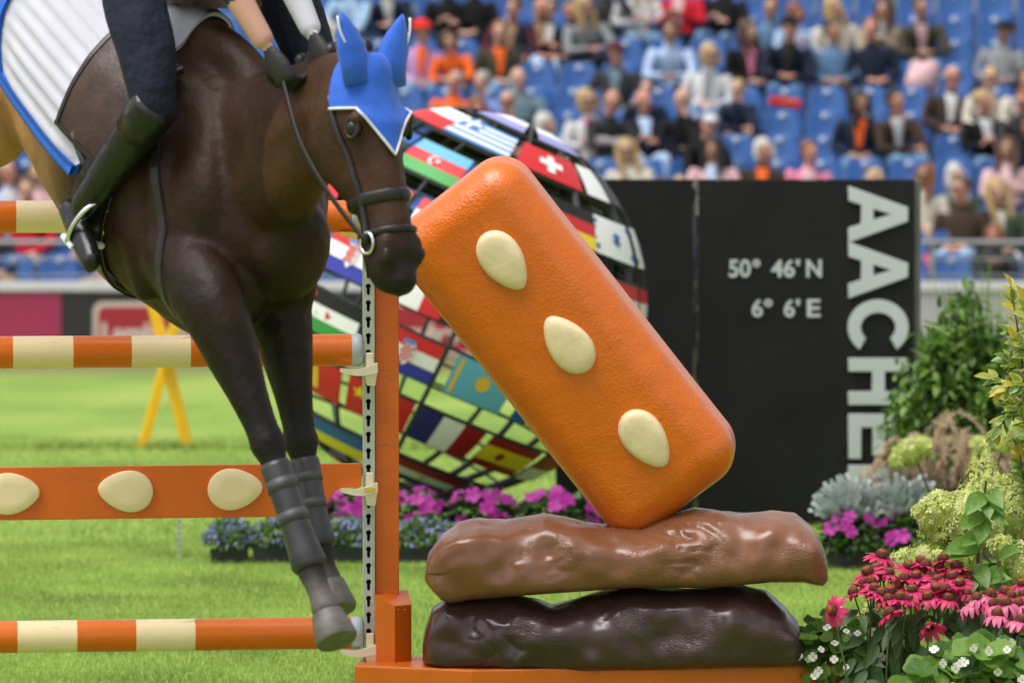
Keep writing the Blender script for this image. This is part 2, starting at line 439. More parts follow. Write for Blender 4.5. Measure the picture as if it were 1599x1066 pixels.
def seat_meshes():
    V, Fs = [], []
    prof = [(-0.40, -0.015), (-0.36, 0.015), (-0.2, 0.005), (-0.05, -0.005), (0.0, 0.02), (0.04, 0.09), (0.2, 0.13), (0.36, 0.15), (0.43, 0.16), (0.455, 0.175)]
    # profile: seat pan (y forward = negative) then backrest (z)
    pan = [(0, -0.40, -0.03), (0, -0.37, 0.0), (0, -0.2, -0.015), (0, -0.05, -0.005)]
    back = [(0, 0.0, 0.02), (0, 0.03, 0.10), (0, 0.055, 0.24), (0, 0.075, 0.36), (0, 0.09, 0.415), (0, 0.105, 0.435)]
    pb, bb = MB(), MB()
    def sheet(rows, widths, thick, mb):
        n = 9; Vs = []
        for s in (0, 1):
            for (_, y, z), w in zip(rows, widths):
                for i in range(n):
                    u = i / (n - 1) * 2 - 1
                    curve = -0.05 * u * u
                    Vs.append((u * w / 2, y + curve + (0.0 if s == 0 else thick), z - (0 if s == 0 else thick * 0.4)))
        m = len(rows); fs = []
        o = m * n
        for j in range(m - 1):
            for i in range(n - 1):
                a = j * n + i; fs.append((a, a + 1, a + n + 1, a + n)); fs.append((o + a, o + a + n, o + a + n + 1, o + a + 1))
        for j in range(m - 1):
            for e in (0, n - 1):
                a = j * n + e; fs.append((a, a + n, o + a + n, o + a))
        for i in range(n - 1):
            fs.append((i, o + i, o + i + 1, i + 1)); a = (m - 1) * n + i; fs.append((a, a + 1, o + a + 1, o + a))
        mb.add(Vs, fs)
    sheet(pan, [0.36, 0.41, 0.43, 0.43], 0.03, pb)
    sheet(back, [0.44, 0.45, 0.45, 0.43, 0.38, 0.30], 0.03, bb)
    f = lambda mb, nm: mesh_np(nm, np.array(mb.v), mb.f, SEATM)
    return f(pb, 'seat_pan'), f(bb, 'backrest')
PAN, BACK = seat_meshes()
_mb = MB(); _mb.tube([(0, 0, 0), (0, -0.008, 0)], 0.04, 12)
DOT = mesh_np('number_plate', np.array(_mb.v), _mb.f, SEATD)
_mb = MB(); _mb.box((0, 0.05, -0.21), (0.06, 0.10, 0.40)).box((0, -0.1, -0.035), (0.28, 0.3, 0.03))
BRK = mesh_np('bracket', np.array(_mb.v), _mb.f, SEATL, smooth=False)
# ------------------------------------------------------------------ spectators: one continuous body each, hair and cap as children
C_ = dict(navy=(0.012, 0.017, 0.035), black=(0.008, 0.008, 0.009), white=(0.56, 0.56, 0.57), cream=(0.58, 0.53, 0.45), orange=(0.75, 0.13, 0.02),
    olive=(0.055, 0.05, 0.03), brown=(0.045, 0.028, 0.02), maroon=(0.09, 0.015, 0.03), grey=(0.24, 0.25, 0.26), teal=(0.13, 0.2, 0.23),
    periwinkle=(0.2, 0.3, 0.62), lightblue=(0.42, 0.54, 0.75), denim=(0.10, 0.19, 0.32), red=(0.5, 0.015, 0.03), pink=(0.7, 0.22, 0.34),
    lilac=(0.45, 0.26, 0.5), rose=(0.62, 0.4, 0.42), beige=(0.42, 0.33, 0.24), charcoal=(0.035, 0.035, 0.037), jeans=(0.14, 0.24, 0.36),
    paleblue=(0.3, 0.45, 0.62), green=(0.05, 0.07, 0.045), scarlet=(0.7, 0.03, 0.02), tan=(0.3, 0.18, 0.1))
H_ = dict(blond=(0.42, 0.29, 0.12), brown=(0.07, 0.035, 0.018), black=(0.01, 0.009, 0.009), grey=(0.32, 0.31, 0.3), white=(0.5, 0.48, 0.44), ginger=(0.2, 0.07, 0.02))
def cloth(n): return mat('cloth_' + n, C_[n], rough=0.85, spec=0.2, var=0.16, vscale=14, bump=0.5, bscale=22, bdist=0.02)
def hairm(n): return mat('hair_' + n, H_[n], rough=0.5, spec=0.4, var=0.3, vscale=40)
SKINS = [mat('skin_fair', (0.56, 0.31, 0.23), rough=0.55, var=0.08, vscale=12), mat('skin_ruddy', (0.52, 0.24, 0.17), rough=0.55, var=0.08, vscale=12),
         mat('skin_tan', (0.40, 0.21, 0.13), rough=0.55, var=0.08, vscale=12)]
SHOE = mat('shoe_dark', (0.02, 0.018, 0.017), rough=0.5)
EYE = mat('eye_dark', (0.03, 0.02, 0.018), rough=0.3); LIP = mat('lip', (0.36, 0.12, 0.1), rough=0.5)
def hand(B, w, dirv, side, slot, curl=0.5, k=1.0, pal=(0, 0, -1)):
    """palm, four bent fingers and a thumb"""
    w = Vector(w); d = Vector(dirv).normalized(); p = Vector(pal); p = (p - d * p.dot(d)).normalized(); s = d.cross(p) * side
    c = w + d * 0.045 * k
    B.limb([(*w, 0.026 * k), (*c, 0.040 * k), (*(w + d * 0.085 * k), 0.038 * k)], slot, 10, 6, flat=0.5, up=s)
    for i, (off, L) in enumerate(((-0.031, 0.068), (-0.0105, 0.078), (0.0105, 0.072), (0.030, 0.056))):
        a = w + d * 0.085 * k + s * off * k; L *= k
        q = a + (d * math.cos(curl * 0.6) + p * math.sin(curl * 0.6)) * L * 0.5
        e = q + (d * math.cos(curl * 1.6) + p * math.sin(curl * 1.6)) * L * 0.5
        B.limb([(*a, 0.0088 * k), (*q, 0.008 * k), (*e, 0.0068 * k)], slot, 8, 6)
    a = w + d * 0.03 * k - s * 0.03 * k; q = a + (d * 0.5 - s * 0.7 + p * 0.3).normalized() * 0.04 * k; e = q + (d * 0.9 - s * 0.1 + p * 0.5).normalized() * 0.035 * k
    B.limb([(*a, 0.013 * k), (*q, 0.0115 * k), (*e, 0.009 * k)], slot, 8, 6)
def head_shape(B, c, slot, k=1.0, Rm=None):
    """skull, jaw, nose, brow, ears; looks along -y"""
    c0 = Vector(c); o0, s0 = len(B.V), len(B.S); c = Vector((0, 0, 0))
    B.ball(c + Vector((0, 0.012, 0.025)) * k, (0.076 * k, 0.094 * k, 0.088 * k), slot, 16)
    B.ball(c + Vector((0, -0.022, -0.045)) * k, (0.058 * k, 0.066 * k, 0.068 * k), slot, 14)
    B.limb([(*(c + Vector((0, -0.086, 0.012)) * k), 0.011 * k), (*(c + Vector((0, -0.106, -0.022)) * k), 0.016 * k)], slot, 8, 4)
    for s in (-1, 1):
        B.ball(c + Vector((s * 0.078, 0.012, -0.008)) * k, (0.010 * k, 0.020 * k, 0.030 * k), slot, 8)
        B.ball(c + Vector((s * 0.040, -0.066, -0.028)) * k, (0.022 * k, 0.018 * k, 0.018 * k), slot, 8)
    B.limb([(-0.042 * k, -0.078 * k, 0.028 * k, 0.012 * k), (0.042 * k, -0.078 * k, 0.028 * k, 0.012 * k)], slot, 8, 5)
    B.limb([(-0.02 * k, -0.082 * k, -0.064 * k, 0.010 * k), (0.02 * k, -0.082 * k, -0.064 * k, 0.010 * k)], slot, 8, 4)
    B.ball(c + Vector((0, -0.07, -0.098)) * k, (0.022 * k, 0.018 * k, 0.016 * k), slot, 8)
    Rm = Rm or Matrix.Identity(3)
    B.V[o0:] = [Rm @ Vector(v) + c0 for v in B.V[o0:]]
    B.S[s0:] = [(*(Rm @ Vector(q[:3]) + c0), q[3], q[4]) for q in B.S[s0:]]
def seated(pose, yaw=0.0, tilt=0.0):
    """origin on the seat under the pelvis, facing -y"""
    B = Body(); SK, TOP, LEG, SH = 0, 1, 2, 3
    lean = {'lap': 0.0, 'phone': -0.03, 'cross': 0.01, 'fore': -0.14, 'wide': 0.0, 'chin': -0.10, 'photo': 0.0}[pose]
    RH = Matrix.Rotation(yaw, 3, 'Z') @ Matrix.Rotation(tilt, 3, 'Y') @ Matrix.Rotation(R(9) if pose in ('phone', 'fore') else 0, 3, 'X')
    hc = (0.3 * tilt * 0.3, lean * 1.25 - 0.02, 0.74)
    B.limb([(0, 0.02, 0.06, 0.165, 0.78), (0, 0.02, 0.2, 0.15, 0.78), (0, lean * 0.4 + 0.015, 0.36, 0.168, 0.68), (0, lean * 0.8 + 0.01, 0.49, 0.155, 0.6), (0, lean + 0.01, 0.55, 0.09, 0.7)], TOP, 18, up=(1, 0, 0))
    B.limb([(0, lean + 0.01, 0.53, 0.06), (0, lean * 1.15, 0.66, 0.055)], SK, 12)
    head_shape(B, hc, SK, 1.0, RH)
    for s in (-1, 1):
        kx = 0.13 if pose != 'wide' else 0.2
        B.limb([(s * 0.09, 0.0, 0.085, 0.092), (s * (kx - 0.02), -0.22, 0.10, 0.083), (s * kx, -0.44, 0.10, 0.064)], LEG, 14)
        B.limb([(s * kx, -0.44, 0.09, 0.064), (s * kx, -0.45, -0.12, 0.056), (s * kx, -0.43, -0.34, 0.042)], LEG, 12)
        B.limb([(s * kx, -0.40, -0.385, 0.04), (s * (kx + 0.01), -0.50, -0.39, 0.04), (s * (kx + 0.015), -0.58, -0.40, 0.03)], SH, 10, flat=0.8)
        sh = (s * 0.185, lean + 0.015, 0.50)
        if pose == 'lap': el, wr, hd = (s * 0.25, -0.03, 0.26), (s * 0.10, -0.24, 0.20), (-s * 0.6, -0.6, 0.0)
        elif pose == 'wide': el, wr, hd = (s * 0.27, -0.07, 0.27), (s * 0.2, -0.33, 0.19), (-s * 0.1, -0.9, -0.1)
        elif pose == 'cross': el, wr, hd = (s * 0.26, -0.06, 0.28), (s * 0.03, -0.2, 0.32 + 0.03 * s), (-s * 0.95, -0.1, 0.1)
        elif pose == 'phone': el, wr, hd = (s * 0.24, -0.09, 0.28), (s * 0.08, -0.28, 0.36), (-s * 0.5, -0.4, 0.5)
        elif pose == 'photo': el, wr, hd = (s * 0.27, -0.17, 0.38), (s * 0.075, -0.24, 0.66), (-s * 0.4, -0.3, 0.6)
        elif pose == 'chin' and s == 1: el, wr, hd = (0.20, -0.32, 0.20), (0.06, -0.19, 0.54), (-0.2, 0.1, 0.9)
        elif pose == 'chin': el, wr, hd = (-0.24, -0.24, 0.24), (0.05, -0.33, 0.22), (0.9, -0.2, 0.0)
        else: el, wr, hd = (s * 0.25, -0.27, 0.25), (s * 0.09, -0.44, 0.25), (-s * 0.7, -0.5, 0.0)
        B.limb([(*sh, 0.066), ((sh[0] + el[0]) / 2 + s * 0.01, (sh[1] + el[1]) / 2, (sh[2] + el[2]) / 2, 0.056), (*el, 0.047)], TOP, 12)
        B.limb([(*el, 0.047), (*wr, 0.033)], TOP, 12)
        hand(B, wr, hd, s, SK, 0.7)
    me, C, slot = B.skin('spectator_' + pose, 0.017, 3)
    # eyes, brows and mouth as coloured patches of the skin
    rel = (C - np.array(hc)) @ np.array(RH)
    for s in (-1, 1):
        w = (np.abs(rel[:, 0] - s * 0.031) < 0.015) & (np.abs(rel[:, 2] - 0.004) < 0.011) & (rel[:, 1] < -0.05); slot[w] = 4
    w = (np.abs(rel[:, 0]) < 0.024) & (np.abs(rel[:, 2] + 0.062) < 0.009) & (rel[:, 1] < -0.05); slot[w] = 5
    me.polygons.foreach_set('material_index', slot)
    setmats(me, [SKINS[0], cloth('navy'), cloth('jeans'), SHOE, EYE, LIP]); me.polygons.foreach_set('material_index', slot)
    return me, hc, lean, RH
def hair_mesh(kind):
    """around a head centred at the origin, facing -y"""
    B = Body()
    if kind == 'short':
        B.ball((0, 0.028, 0.050), (0.086, 0.096, 0.082), 0, 16); B.ball((0, 0.05, 0.0), (0.082, 0.072, 0.07), 0, 14)
    elif kind == 'crop':
        B.ball((0, 0.032, 0.048), (0.081, 0.092, 0.078), 0, 16)
    elif kind == 'bald':
        B.limb([(0.08, -0.0, 0.0, 0.018), (0.07, 0.07, 0.0, 0.024), (0, 0.105, 0.0, 0.028), (-0.07, 0.07, 0.0, 0.024), (-0.08, -0.0, 0.0, 0.018)], 0, 10, 16)
    elif kind == 'bob':
        B.ball((0, 0.026, 0.052), (0.092, 0.100, 0.086), 0, 16); B.ball((0, 0.055, -0.03), (0.094, 0.066, 0.10), 0, 14)
        for s in (-1, 1): B.limb([(s * 0.075, 0.0, 0.06, 0.03), (s * 0.092, -0.02, -0.02, 0.032), (s * 0.082, -0.035, -0.105, 0.026)], 0, 10)
    elif kind == 'long':
        B.ball((0, 0.026, 0.052), (0.090, 0.100, 0.086), 0, 16); B.ball((0, 0.065, -0.06), (0.10, 0.06, 0.15), 0, 14)
        for s in (-1, 1): B.limb([(s * 0.07, 0.0, 0.07, 0.03), (s * 0.092, -0.01, -0.03, 0.036), (s * 0.088, -0.045, -0.16, 0.036), (s * 0.078, -0.075, -0.26, 0.022)], 0, 10)
    elif kind == 'tied':
        B.ball((0, 0.026, 0.050), (0.085, 0.097, 0.082), 0, 16); B.ball((0, 0.115, 0.06), 0.042, 0, 12)
    elif kind == 'cap':
        B.ball((0, 0.012, 0.062), (0.088, 0.102, 0.062), 0, 18); B.ball((0, -0.10, 0.05), (0.066, 0.072, 0.010), 0, 14)
    elif kind == 'hat':
        B.ball((0, 0.012, 0.07), (0.095, 0.105, 0.07), 0, 18); B.ball((0, -0.0, 0.055), (0.125, 0.135, 0.014), 0, 18)
    me, C, s = B.skin('hair_' + kind, 0.011, 3)
    return setmats(me, [hairm('brown')])
POSES = {}
for p in ('lap', 'phone', 'cross', 'fore', 'wide', 'chin', 'photo'):
    POSES[p] = seated(p, R(-18), R(4)); POSES[p + '_b'] = seated(p, R(26), R(-6))
HAIRS = {h: hair_mesh(h) for h in ('short', 'crop', 'bald', 'bob', 'long', 'tied', 'cap', 'hat')}
def front_panel(pose, lean):
    """strip of shirt or scarf showing between open jacket fronts, lying 3 mm proud of the chest"""
    me0 = POSES[pose][0]; bm = bmesh.new(); bm.from_mesh(me0); bv = BVHTree.FromBMesh(bm); bm.free()
    V, Fs = [], []; rows = 12
    for j in range(rows):
        z = 0.26 + (0.565 - 0.26) * j / (rows - 1); w = 0.030 + 0.045 * (j / (rows - 1)) ** 1.5
        for i in range(5):
            x = (i / 4 * 2 - 1) * w
            hit = bv.ray_cast(Vector((x, -0.9, z)), Vector((0, 1, 0)))
            y = hit[0].y if hit[0] is not None else lean - 0.08
            y = max(y, lean * (z / 0.55) - 0.135)
            V.append((x, y - 0.006, z))
    for j in range(rows - 1):
        for i in range(4): a = j * 5 + i; Fs.append((a, a + 1, a + 6, a + 5))
    V2 = [(x, y + 0.02, z) for x, y, z in V]; o = len(V)
    Fb = [tuple(i + o for i in f[::-1]) for f in Fs]
    rim = [j * 5 for j in range(rows)] + [(rows - 1) * 5 + i for i in range(1, 5)] + [j * 5 + 4 for j in range(rows - 2, -1, -1)] + [3, 2, 1]
    Fr = [(rim[i], rim[(i + 1) % len(rim)], rim[(i + 1) % len(rim)] + o, rim[i] + o) for i in range(len(rim))]
    return mesh_np('shirt_front', np.array(V + V2), Fs + Fb + Fr, cloth('white'))
FRONTS = {p: front_panel(p, POSES[p][2]) for p in POSES}
_m = MB()
for s_x in (-1, 1): _m.box((s_x * 0.033, -0.100, 0.006), (0.05, 0.008, 0.034), 0, None, 0.003).box((s_x * 0.078, -0.04, 0.012), (0.006, 0.12, 0.008), 0)
_m.box((0, -0.102, 0.014), (0.03, 0.006, 0.008), 0)
SHADES = mesh_np('sunglasses', np.array(_m.v), _m.f, mat('dark_lens', (0.01, 0.01, 0.012), rough=0.15), smooth=False)
_m = MB().box((0, 0, 0), (0.15, 0.009, 0.075), 0, None, 0.003)
PHONE = mesh_np('phone', np.array(_m.v), _m.f, mat('phone_case', (0.02, 0.02, 0.022), rough=0.3), smooth=False)
def objmat(o, i, m):
    o.material_slots[i].link = 'OBJECT'; o.material_slots[i].material = m
# px, py of the face | pose | top | garment | shirt/scarf or None | hair kind, colour | legs | skin | scale | what sets it apart
PEOPLE = [
 (547, -8, 'lap', 'paleblue', 'shirt', None, 'short', 'grey', 'jeans', 1, 1, ''), (613, -22, 'fore', 'navy', 'jacket', 'white', 'short', 'brown', 'navy', 0, 1, 'and red lanyard'),
 (652, 44, 'lap', 'lilac', 'jumper', 'orange', 'hat', 'scarlet', 'jeans', 2, 1, ''), (714, 46, 'fore', 'orange', 'hoodie', None, 'bob', 'brown', 'grey', 0, 0.86, ''),
 (700, -24, 'cross', 'black', 'coat', None, 'short', 'black', 'black', 0, 1, ''), (744, -26, 'lap', 'black', 'jacket', None, 'crop', 'brown', 'black', 0, 1, ''),
 (779, 42, 'lap', 'olive', 'jacket', 'orange', 'tied', 'ginger', 'jeans', 0, 1, ''), (755, 116, 'wide', 'periwinkle', 'top', None, 'short', 'grey', 'jeans', 0, 0.95, ''),
 (706, 138, 'lap', 'orange', 'shirt', None, 'crop', 'grey', 'jeans', 1, 0.95, ''), (744, 152, 'phone', 'periwinkle', 'jumper', None, 'bob', 'ginger', 'jeans', 1, 0.92, ''),
 (795, 8, 'lap', 'maroon', 'cardigan', 'tan', 'tied', 'brown', 'black', 1, 1, ''), (838, 40, 'lap', 'navy', 'suit', 'tan', 'crop', 'brown', 'lightblue', 1, 1.02, ''),
 (854, 6, 'cross', 'black', 'jacket', 'white', 'short', 'brown', 'black', 0, 1, 'turned aside'), (888, 18, 'lap', 'navy', 'coat', None, 'short', 'black', 'navy', 1, 0.97, ''),
 (917, 22, 'fore', 'grey', 'jumper', None, 'long', 'blond', 'black', 0, 1, ''), (950, -14, 'lap', 'charcoal', 'jacket', None, 'crop', 'black', 'navy', 0, 1, ''),
 (996, -22, 'cross', 'white', 'knit jumper', None, 'long', 'blond', 'jeans', 0, 1.05, ''), (1066, -18, 'phone', 'red', 'padded jacket', 'rose', 'tied', 'brown', 'black', 0, 1.05, ''),
 (1124, -20, 'cross', 'black', 'hooded top', None, 'short', 'brown', 'denim', 0, 1.05, ''), (961, 84, 'wide', 'charcoal', 'jacket', 'teal', 'cap', 'maroon', 'jeans', 1, 1.03, ''),
 (1005, 100, 'lap', 'navy', 'anorak', None, 'crop', 'brown', 'navy', 0, 0.85, ''), (1047, 54, 'fore', 'lightblue', 'shirt', None, 'short', 'brown', 'black', 2, 1, ''),
 (1100, 94, 'lap', 'white', 'cardigan', 'grey', 'bob', 'blond', 'jeans', 0, 1, 'with yellow trim'), (1168, 48, 'lap', 'black', 'blazer', 'pink', 'long', 'brown', 'navy', 0, 1, ''),
 (1155, 102, 'lap', 'navy', 'jumper', None, 'short', 'blond', 'tan', 0, 0.84, 'and shorts'), (1224, 50, 'fore', 'navy', 'windbreaker', 'charcoal', 'cap', 'black', 'denim', 1, 1.06, ''),
 (1202, 6, 'lap', 'denim', 'jacket', None, 'crop', 'brown', 'jeans', 2, 1, ''), (1243, 18, 'phone', 'lightblue', 'blouse', None, 'bob', 'ginger', 'jeans', 1, 0.92, ''),
 (1309, 12, 'lap', 'cream', 'cardigan', 'beige', 'long', 'blond', 'jeans', 0, 1, ''), (1300, 52, 'lap', 'denim', 'shirt', None, 'short', 'black', 'brown', 2, 1, ''),
 (1377, 18, 'phone', 'beige', 'patterned blouse', 'grey', 'long', 'brown', 'brown', 0, 1, ''), (1441, 18, 'fore', 'olive', 'jacket', 'rose', 'crop', 'black', 'jeans', 2, 1, 'holding a pink bundle'),
 (1365, 60, 'lap', 'navy', 'sweatshirt', None, 'short', 'ginger', 'navy', 1, 1.04, ''), (1558, 66, 'lap', 'grey', 'jumper', None, 'cap', 'black', 'navy', 2, 1, ''),
 (1478, 132, 'lap', 'brown', 'jacket', 'white', 'bald', 'grey', 'black', 1, 1.02, ''), (1542, 130, 'wide', 'cream', 'coat', 'beige', 'short', 'blond', 'jeans', 0, 1, ''),
 (1540, 166, 'cross', 'black', 'jacket', 'white', 'tied', 'blond', 'jeans', 1, 1, ''), (1339, 170, 'lap', 'navy', 'parka', 'orange', 'long', 'black', 'denim', 2, 1, ''),
 (1400, 168, 'lap', 'brown', 'blazer', 'white', 'short', 'black', 'jeans', 1, 1, ''), (1594, 166, 'lap', 'charcoal', 'jacket', 'rose', 'short', 'ginger', 'navy', 1, 1, ''),
 (1599, 118, 'lap', 'cream', 'jumper', None, 'bob', 'brown', 'navy', 0, 1, ''), (1188, 240, 'lap', 'brown', 'cardigan', 'orange', 'bob', 'white', 'black', 1, 0.98, ''),
 (1257, 242, 'lap', 'pink', 'jacket', 'rose', 'short', 'ginger', 'denim', 1, 0.95, ''), (1371, 268, 'lap', 'denim', 'top', None, 'long', 'blond', 'jeans', 0, 0.9, ''),
 (1438, 280, 'lap', 'cream', 'blouse', None, 'long', 'ginger', 'beige', 2, 0.95, ''), (1490, 282, 'lap', 'green', 'coat', None, 'long', 'white', 'navy', 0, 0.95, ''),
 (1504, 312, 'lap', 'brown', 'fleece jacket', None, 'tied', 'brown', 'paleblue', 1, 1.08, ''), (1566, 318, 'lap', 'green', 'jacket', 'cream', 'long', 'blond', 'white', 0, 1.06, ''),
 (1577, 242, 'cross', 'rose', 'blouse', None, 'long', 'brown', 'navy', 2, 1, ''), (1591, 200, 'lap', 'navy', 'coat', None, 'long', 'black', 'navy', 1, 1, ''),
 (1552, 424, 'phone', 'charcoal', 'hoodie', None, 'bob', 'ginger', 'navy', 1, 0.8, ''), (813, 118, 'wide', 'teal', 'jacket', None, 'bald', 'white', 'teal', 0, 1, ''),
 (798, 157, 'lap', 'black', 'coat', 'olive', 'crop', 'grey', 'black', 1, 1, ''), (851, 196, 'fore', 'beige', 'jacket', None, 'bob', 'white', 'jeans', 0, 1, ''),
 (942, 160, 'fore', 'charcoal', 'jumper', None, 'bald', 'grey', 'navy', 1, 1, ''), (927, 190, 'lap', 'white', 'cardigan', 'pink', 'bob', 'blond', 'beige', 0, 1.02, 'and sunglasses'),
 (1010, 168, 'cross', 'navy', 'jacket', 'lightblue', 'bald', 'white', 'lightblue', 1, 1.02, ''), (1073, 174, 'lap', 'black', 'jumper', None, 'bald', 'grey', 'navy', 0, 1.02, ''),
 (1094, 208, 'lap', 'black', 'hooded jacket', None, 'cap', 'white', 'black', 1, 1, ''), (1114, 242, 'phone', 'rose', 'blouse', 'lightblue', 'long', 'black', 'jeans', 2, 1, ''),
 (986, 238, 'lap', 'cream', 'jumper', None, 'long', 'blond', 'jeans', 0, 0.98, ''), (968, 272, 'lap', 'tan', 'top', None, 'crop', 'brown', 'jeans', 1, 0.8, ''),
 (1037, 268, 'phone', 'navy', 'top', None, 'short', 'brown', 'jeans', 1, 0.8, ''), (1066, 266, 'lap', 'beige', 'top', None, 'short', 'blond', 'jeans', 0, 0.82, ''),
 (13, 232, 'lap', 'navy', 'jumper', None, 'short', 'brown', 'navy', 0, 1, ''), (16, 274, 'lap', 'lightblue', 'shirt', 'white', 'crop', 'grey', 'beige', 1, 1, ''),
 (-18, 300, 'cross', 'rose', 'top', None, 'bob', 'blond', 'jeans', 0, 1, ''), (70, 300, 'lap', 'rose', 'shirt', None, 'bob', 'blond', 'jeans', 0, 1, ''),
 (42, 338, 'wide', 'red', 'jacket', None, 'short', 'brown', 'cream', 0, 1.08, ''), (-20, 350, 'lap', 'charcoal', 'jacket', None, 'short', 'grey', 'tan', 0, 1.05, ''),
 (170, 345, 'lap', 'rose', 'blouse', None, 'bob', 'grey', 'beige', 0, 1, ''), (105, 262, 'cross', 'navy', 'coat', None, 'short', 'grey', 'denim', 0, 1, ''),
 (500, 40, 'lap', 'grey', 'coat', None, 'bob', 'white', 'navy', 0, 1, ''), (880, 262, 'lap', 'tan', 'jumper', None, 'bob', 'white', 'jeans', 0, 0.9, ''),
]
HD = dict(short='short {} hair', crop='cropped {} hair', bald='bald crown and {} fringe', bob='chin-length {} hair', long='long {} hair', tied='tied-back {} hair', cap='{} cap', hat='round {} hat')
CAPC = dict(maroon='maroon', black='black', white='white', scarlet='scarlet')
taken = {}
seen_labels = {}
for (px, py, pose, top, garment, front, hk, hc_, legs, sk, sc, extra) in PEOPLE:
    k = max(0, min(NR - 1, round((405.5 - (py + 48 + (1 - sc) * 95)) / 37.5)))
    d = row_d(k) + 0.12
    x = at(px, py, d).x; seatz = dot_z(k) - SEATBACK + 0.005
    if pose == 'lap' and random.random() < 0.45: pose = random.choice(('wide', 'chin', 'cross', 'photo', 'fore'))
    if random.random() < 0.5: pose += '_b'
    me, hc, lean, RH = POSES[pose]
    b = obj('person', me, None, (x, d - 0.06, seatz), (R(random.uniform(-5, 3)), R(random.uniform(-5, 5)), R(random.uniform(-22, 22))), (sc * 1.1, sc * 1.1, sc * 1.08))
    objmat(b, 0, SKINS[sk]); objmat(b, 1, cloth(top)); objmat(b, 2, cloth(legs))
    nm = 'cap' if hk == 'cap' else 'hat' if hk == 'hat' else 'hair'
    h = obj(nm, HAIRS[hk], b, hc, RH.to_euler())
    objmat(h, 0, cloth(hc_) if hk in ('cap', 'hat') else hairm(hc_))
    if hk in ('cap', 'hat'):
        h2 = obj('hair', HAIRS['crop'], b, (hc[0], hc[1], hc[2] - 0.03), RH.to_euler()); objmat(h2, 0, hairm('brown'))
    if front:
        f = obj('shirt_front' if garment != 'jumper' else 'scarf', FRONTS[pose], b); objmat(f, 0, cloth(front))
    if extra == 'and sunglasses' or random.random() < 0.16:
        obj('sunglasses', SHADES, b, hc, RH.to_euler())
    if pose.startswith('photo'): obj('phone', PHONE, b, (hc[0], -0.30, 0.735))
    lab = 'spectator in %s %s' % (top, garment)
    if front: lab += ' over ' + front
    lab += ', ' + HD[hk].format('fair' if hc_ == 'blond' else hc_)
    if extra: lab += ' ' + extra
    lab += ', %s row up' % ORD[k]
    tag(b, lab, 'person', 'spectators seated in the stand')
    seen_labels[lab] = seen_labels.get(lab, 0) + 1
    taken.setdefault(k, []).append(x)
print('DUP LABELS', [l for l, c in seen_labels.items() if c > 1])
# ------------------------------------------------------------------ seats, one object each
for k in range(NR):
    row = []
    for n in range(-24, 9):
        x = seat_x(n, k); px = CX + x / row_d(k) * F
        if px < -45 or px > 1640 or (px > 250 and k < 3 and px < 860) or (200 < px < 500) or (px < 250 and k > 6): continue
        if 960 < px < 1425 and k < 3: continue       # wholly behind the tall dark panels
        row.append((px, x))
    for i, (px, x) in enumerate(row):
        s = thing('stadium_seat', 'blue plastic stadium seat, %s row up, %s from the right edge of the photo' % (ORD[k], ORD[len(row) - 1 - i]), 'seat',
                  (x, row_d(k), dot_z(k) - SEATBACK), 'blue seats in the stand')
        obj('seat_pan', PAN, s); bk = obj('backrest', BACK, s); obj('number_plate', DOT, bk, (0, 0.058, 0.37)); obj('bracket', BRK, s)
# seats wholly outside the picture or behind other things, joined as one mass
SV, SF, so = [], [], 0
for me_ in (PAN, BACK):
    pass
pv = np.array([tuple(v.co) for me_ in (PAN, BACK) for v in me_.vertices]); pf = np.array([tuple(i for i in f.vertices) for f in PAN.polygons] + [tuple(i + len(PAN.vertices) for i in f.vertices) for f in BACK.polygons])
pos = []
for k in range(NR):
    for n in range(-44, 32):
        x = seat_x(n, k); px = CX + x / row_d(k) * F
        if px < -45 or px > 1640 or (px > 250 and k < 3 and px < 860) or (200 < px < 500) or (px < 250 and k > 6) or (960 < px < 1425 and k < 3):
            pos.append((x, row_d(k), dot_z(k) - SEATBACK))
pos = np.array(pos)
tag(stuff(obj('stadium_seats', scatter(pv, pf, pos, np.repeat(np.eye(3)[None], len(pos), 0), 'stadium_seats', SEATM))), 'further blue seats of the stand behind the horse and beyond the edges', 'seats')
# loose things on the seats
def blob(name, c, r, m, label, cat, seed=0, flat=0.6):
    B = Body()
    for i in range(7):
        a = i * 0.9 + seed; B.ball((math.cos(a) * r[0] * 0.5, math.sin(a) * r[1] * 0.5, r[2] * (0.3 + 0.25 * math.sin(i * 2.1 + seed))), (r[0] * 0.55, r[1] * 0.6, r[2] * 0.5), 0, 12)
    me, _, _ = B.skin(name, 0.02, 3); setmats(me, m)
    return tag(obj(name, me, None, c), label, cat)
def seat_top(px, k): return Vector((at(px, row_py(k), row_d(k)).x, row_d(k) - 0.16, dot_z(k) - SEATBACK + 0.0))
blob('folded_jacket', seat_top(1455, 1) + Vector((0, 0, 0.02)), (0.24, 0.16, 0.16), cloth('scarlet'), 'bright red jacket bundled on a seat beside the dark panel edge', 'jacket', 1)
blob('bag', seat_top(1497, 9), (0.2, 0.15, 0.14), cloth('olive'), 'small olive bag on a seat near the upper right', 'bag', 2)
blob('bag', seat_top(1462, 3) + Vector((0, 0, 0.0)), (0.22, 0.15, 0.2), cloth('charcoal'), 'dark grey rucksack on a seat above the red jacket', 'bag', 3)
sc = MB(); sc.box((0, 0, 0), (0.37, 0.03, 0.10), 0, Matrix.Rotation(R(8), 3, 'Y'), 0.01).box((0.03, -0.018, 0.005), (0.18, 0.02, 0.05), 1, Matrix.Rotation(R(8), 3, 'Y'), 0.005)
p = at(1226, 160, row_d(7)); o = sc.build('scarf', [cloth('scarlet'), cloth('orange')], None, loc=(p.x, row_d(7) - 0.03, p.z)); tag(o, 'red and orange scarf draped over the back of a blue seat', 'scarf')
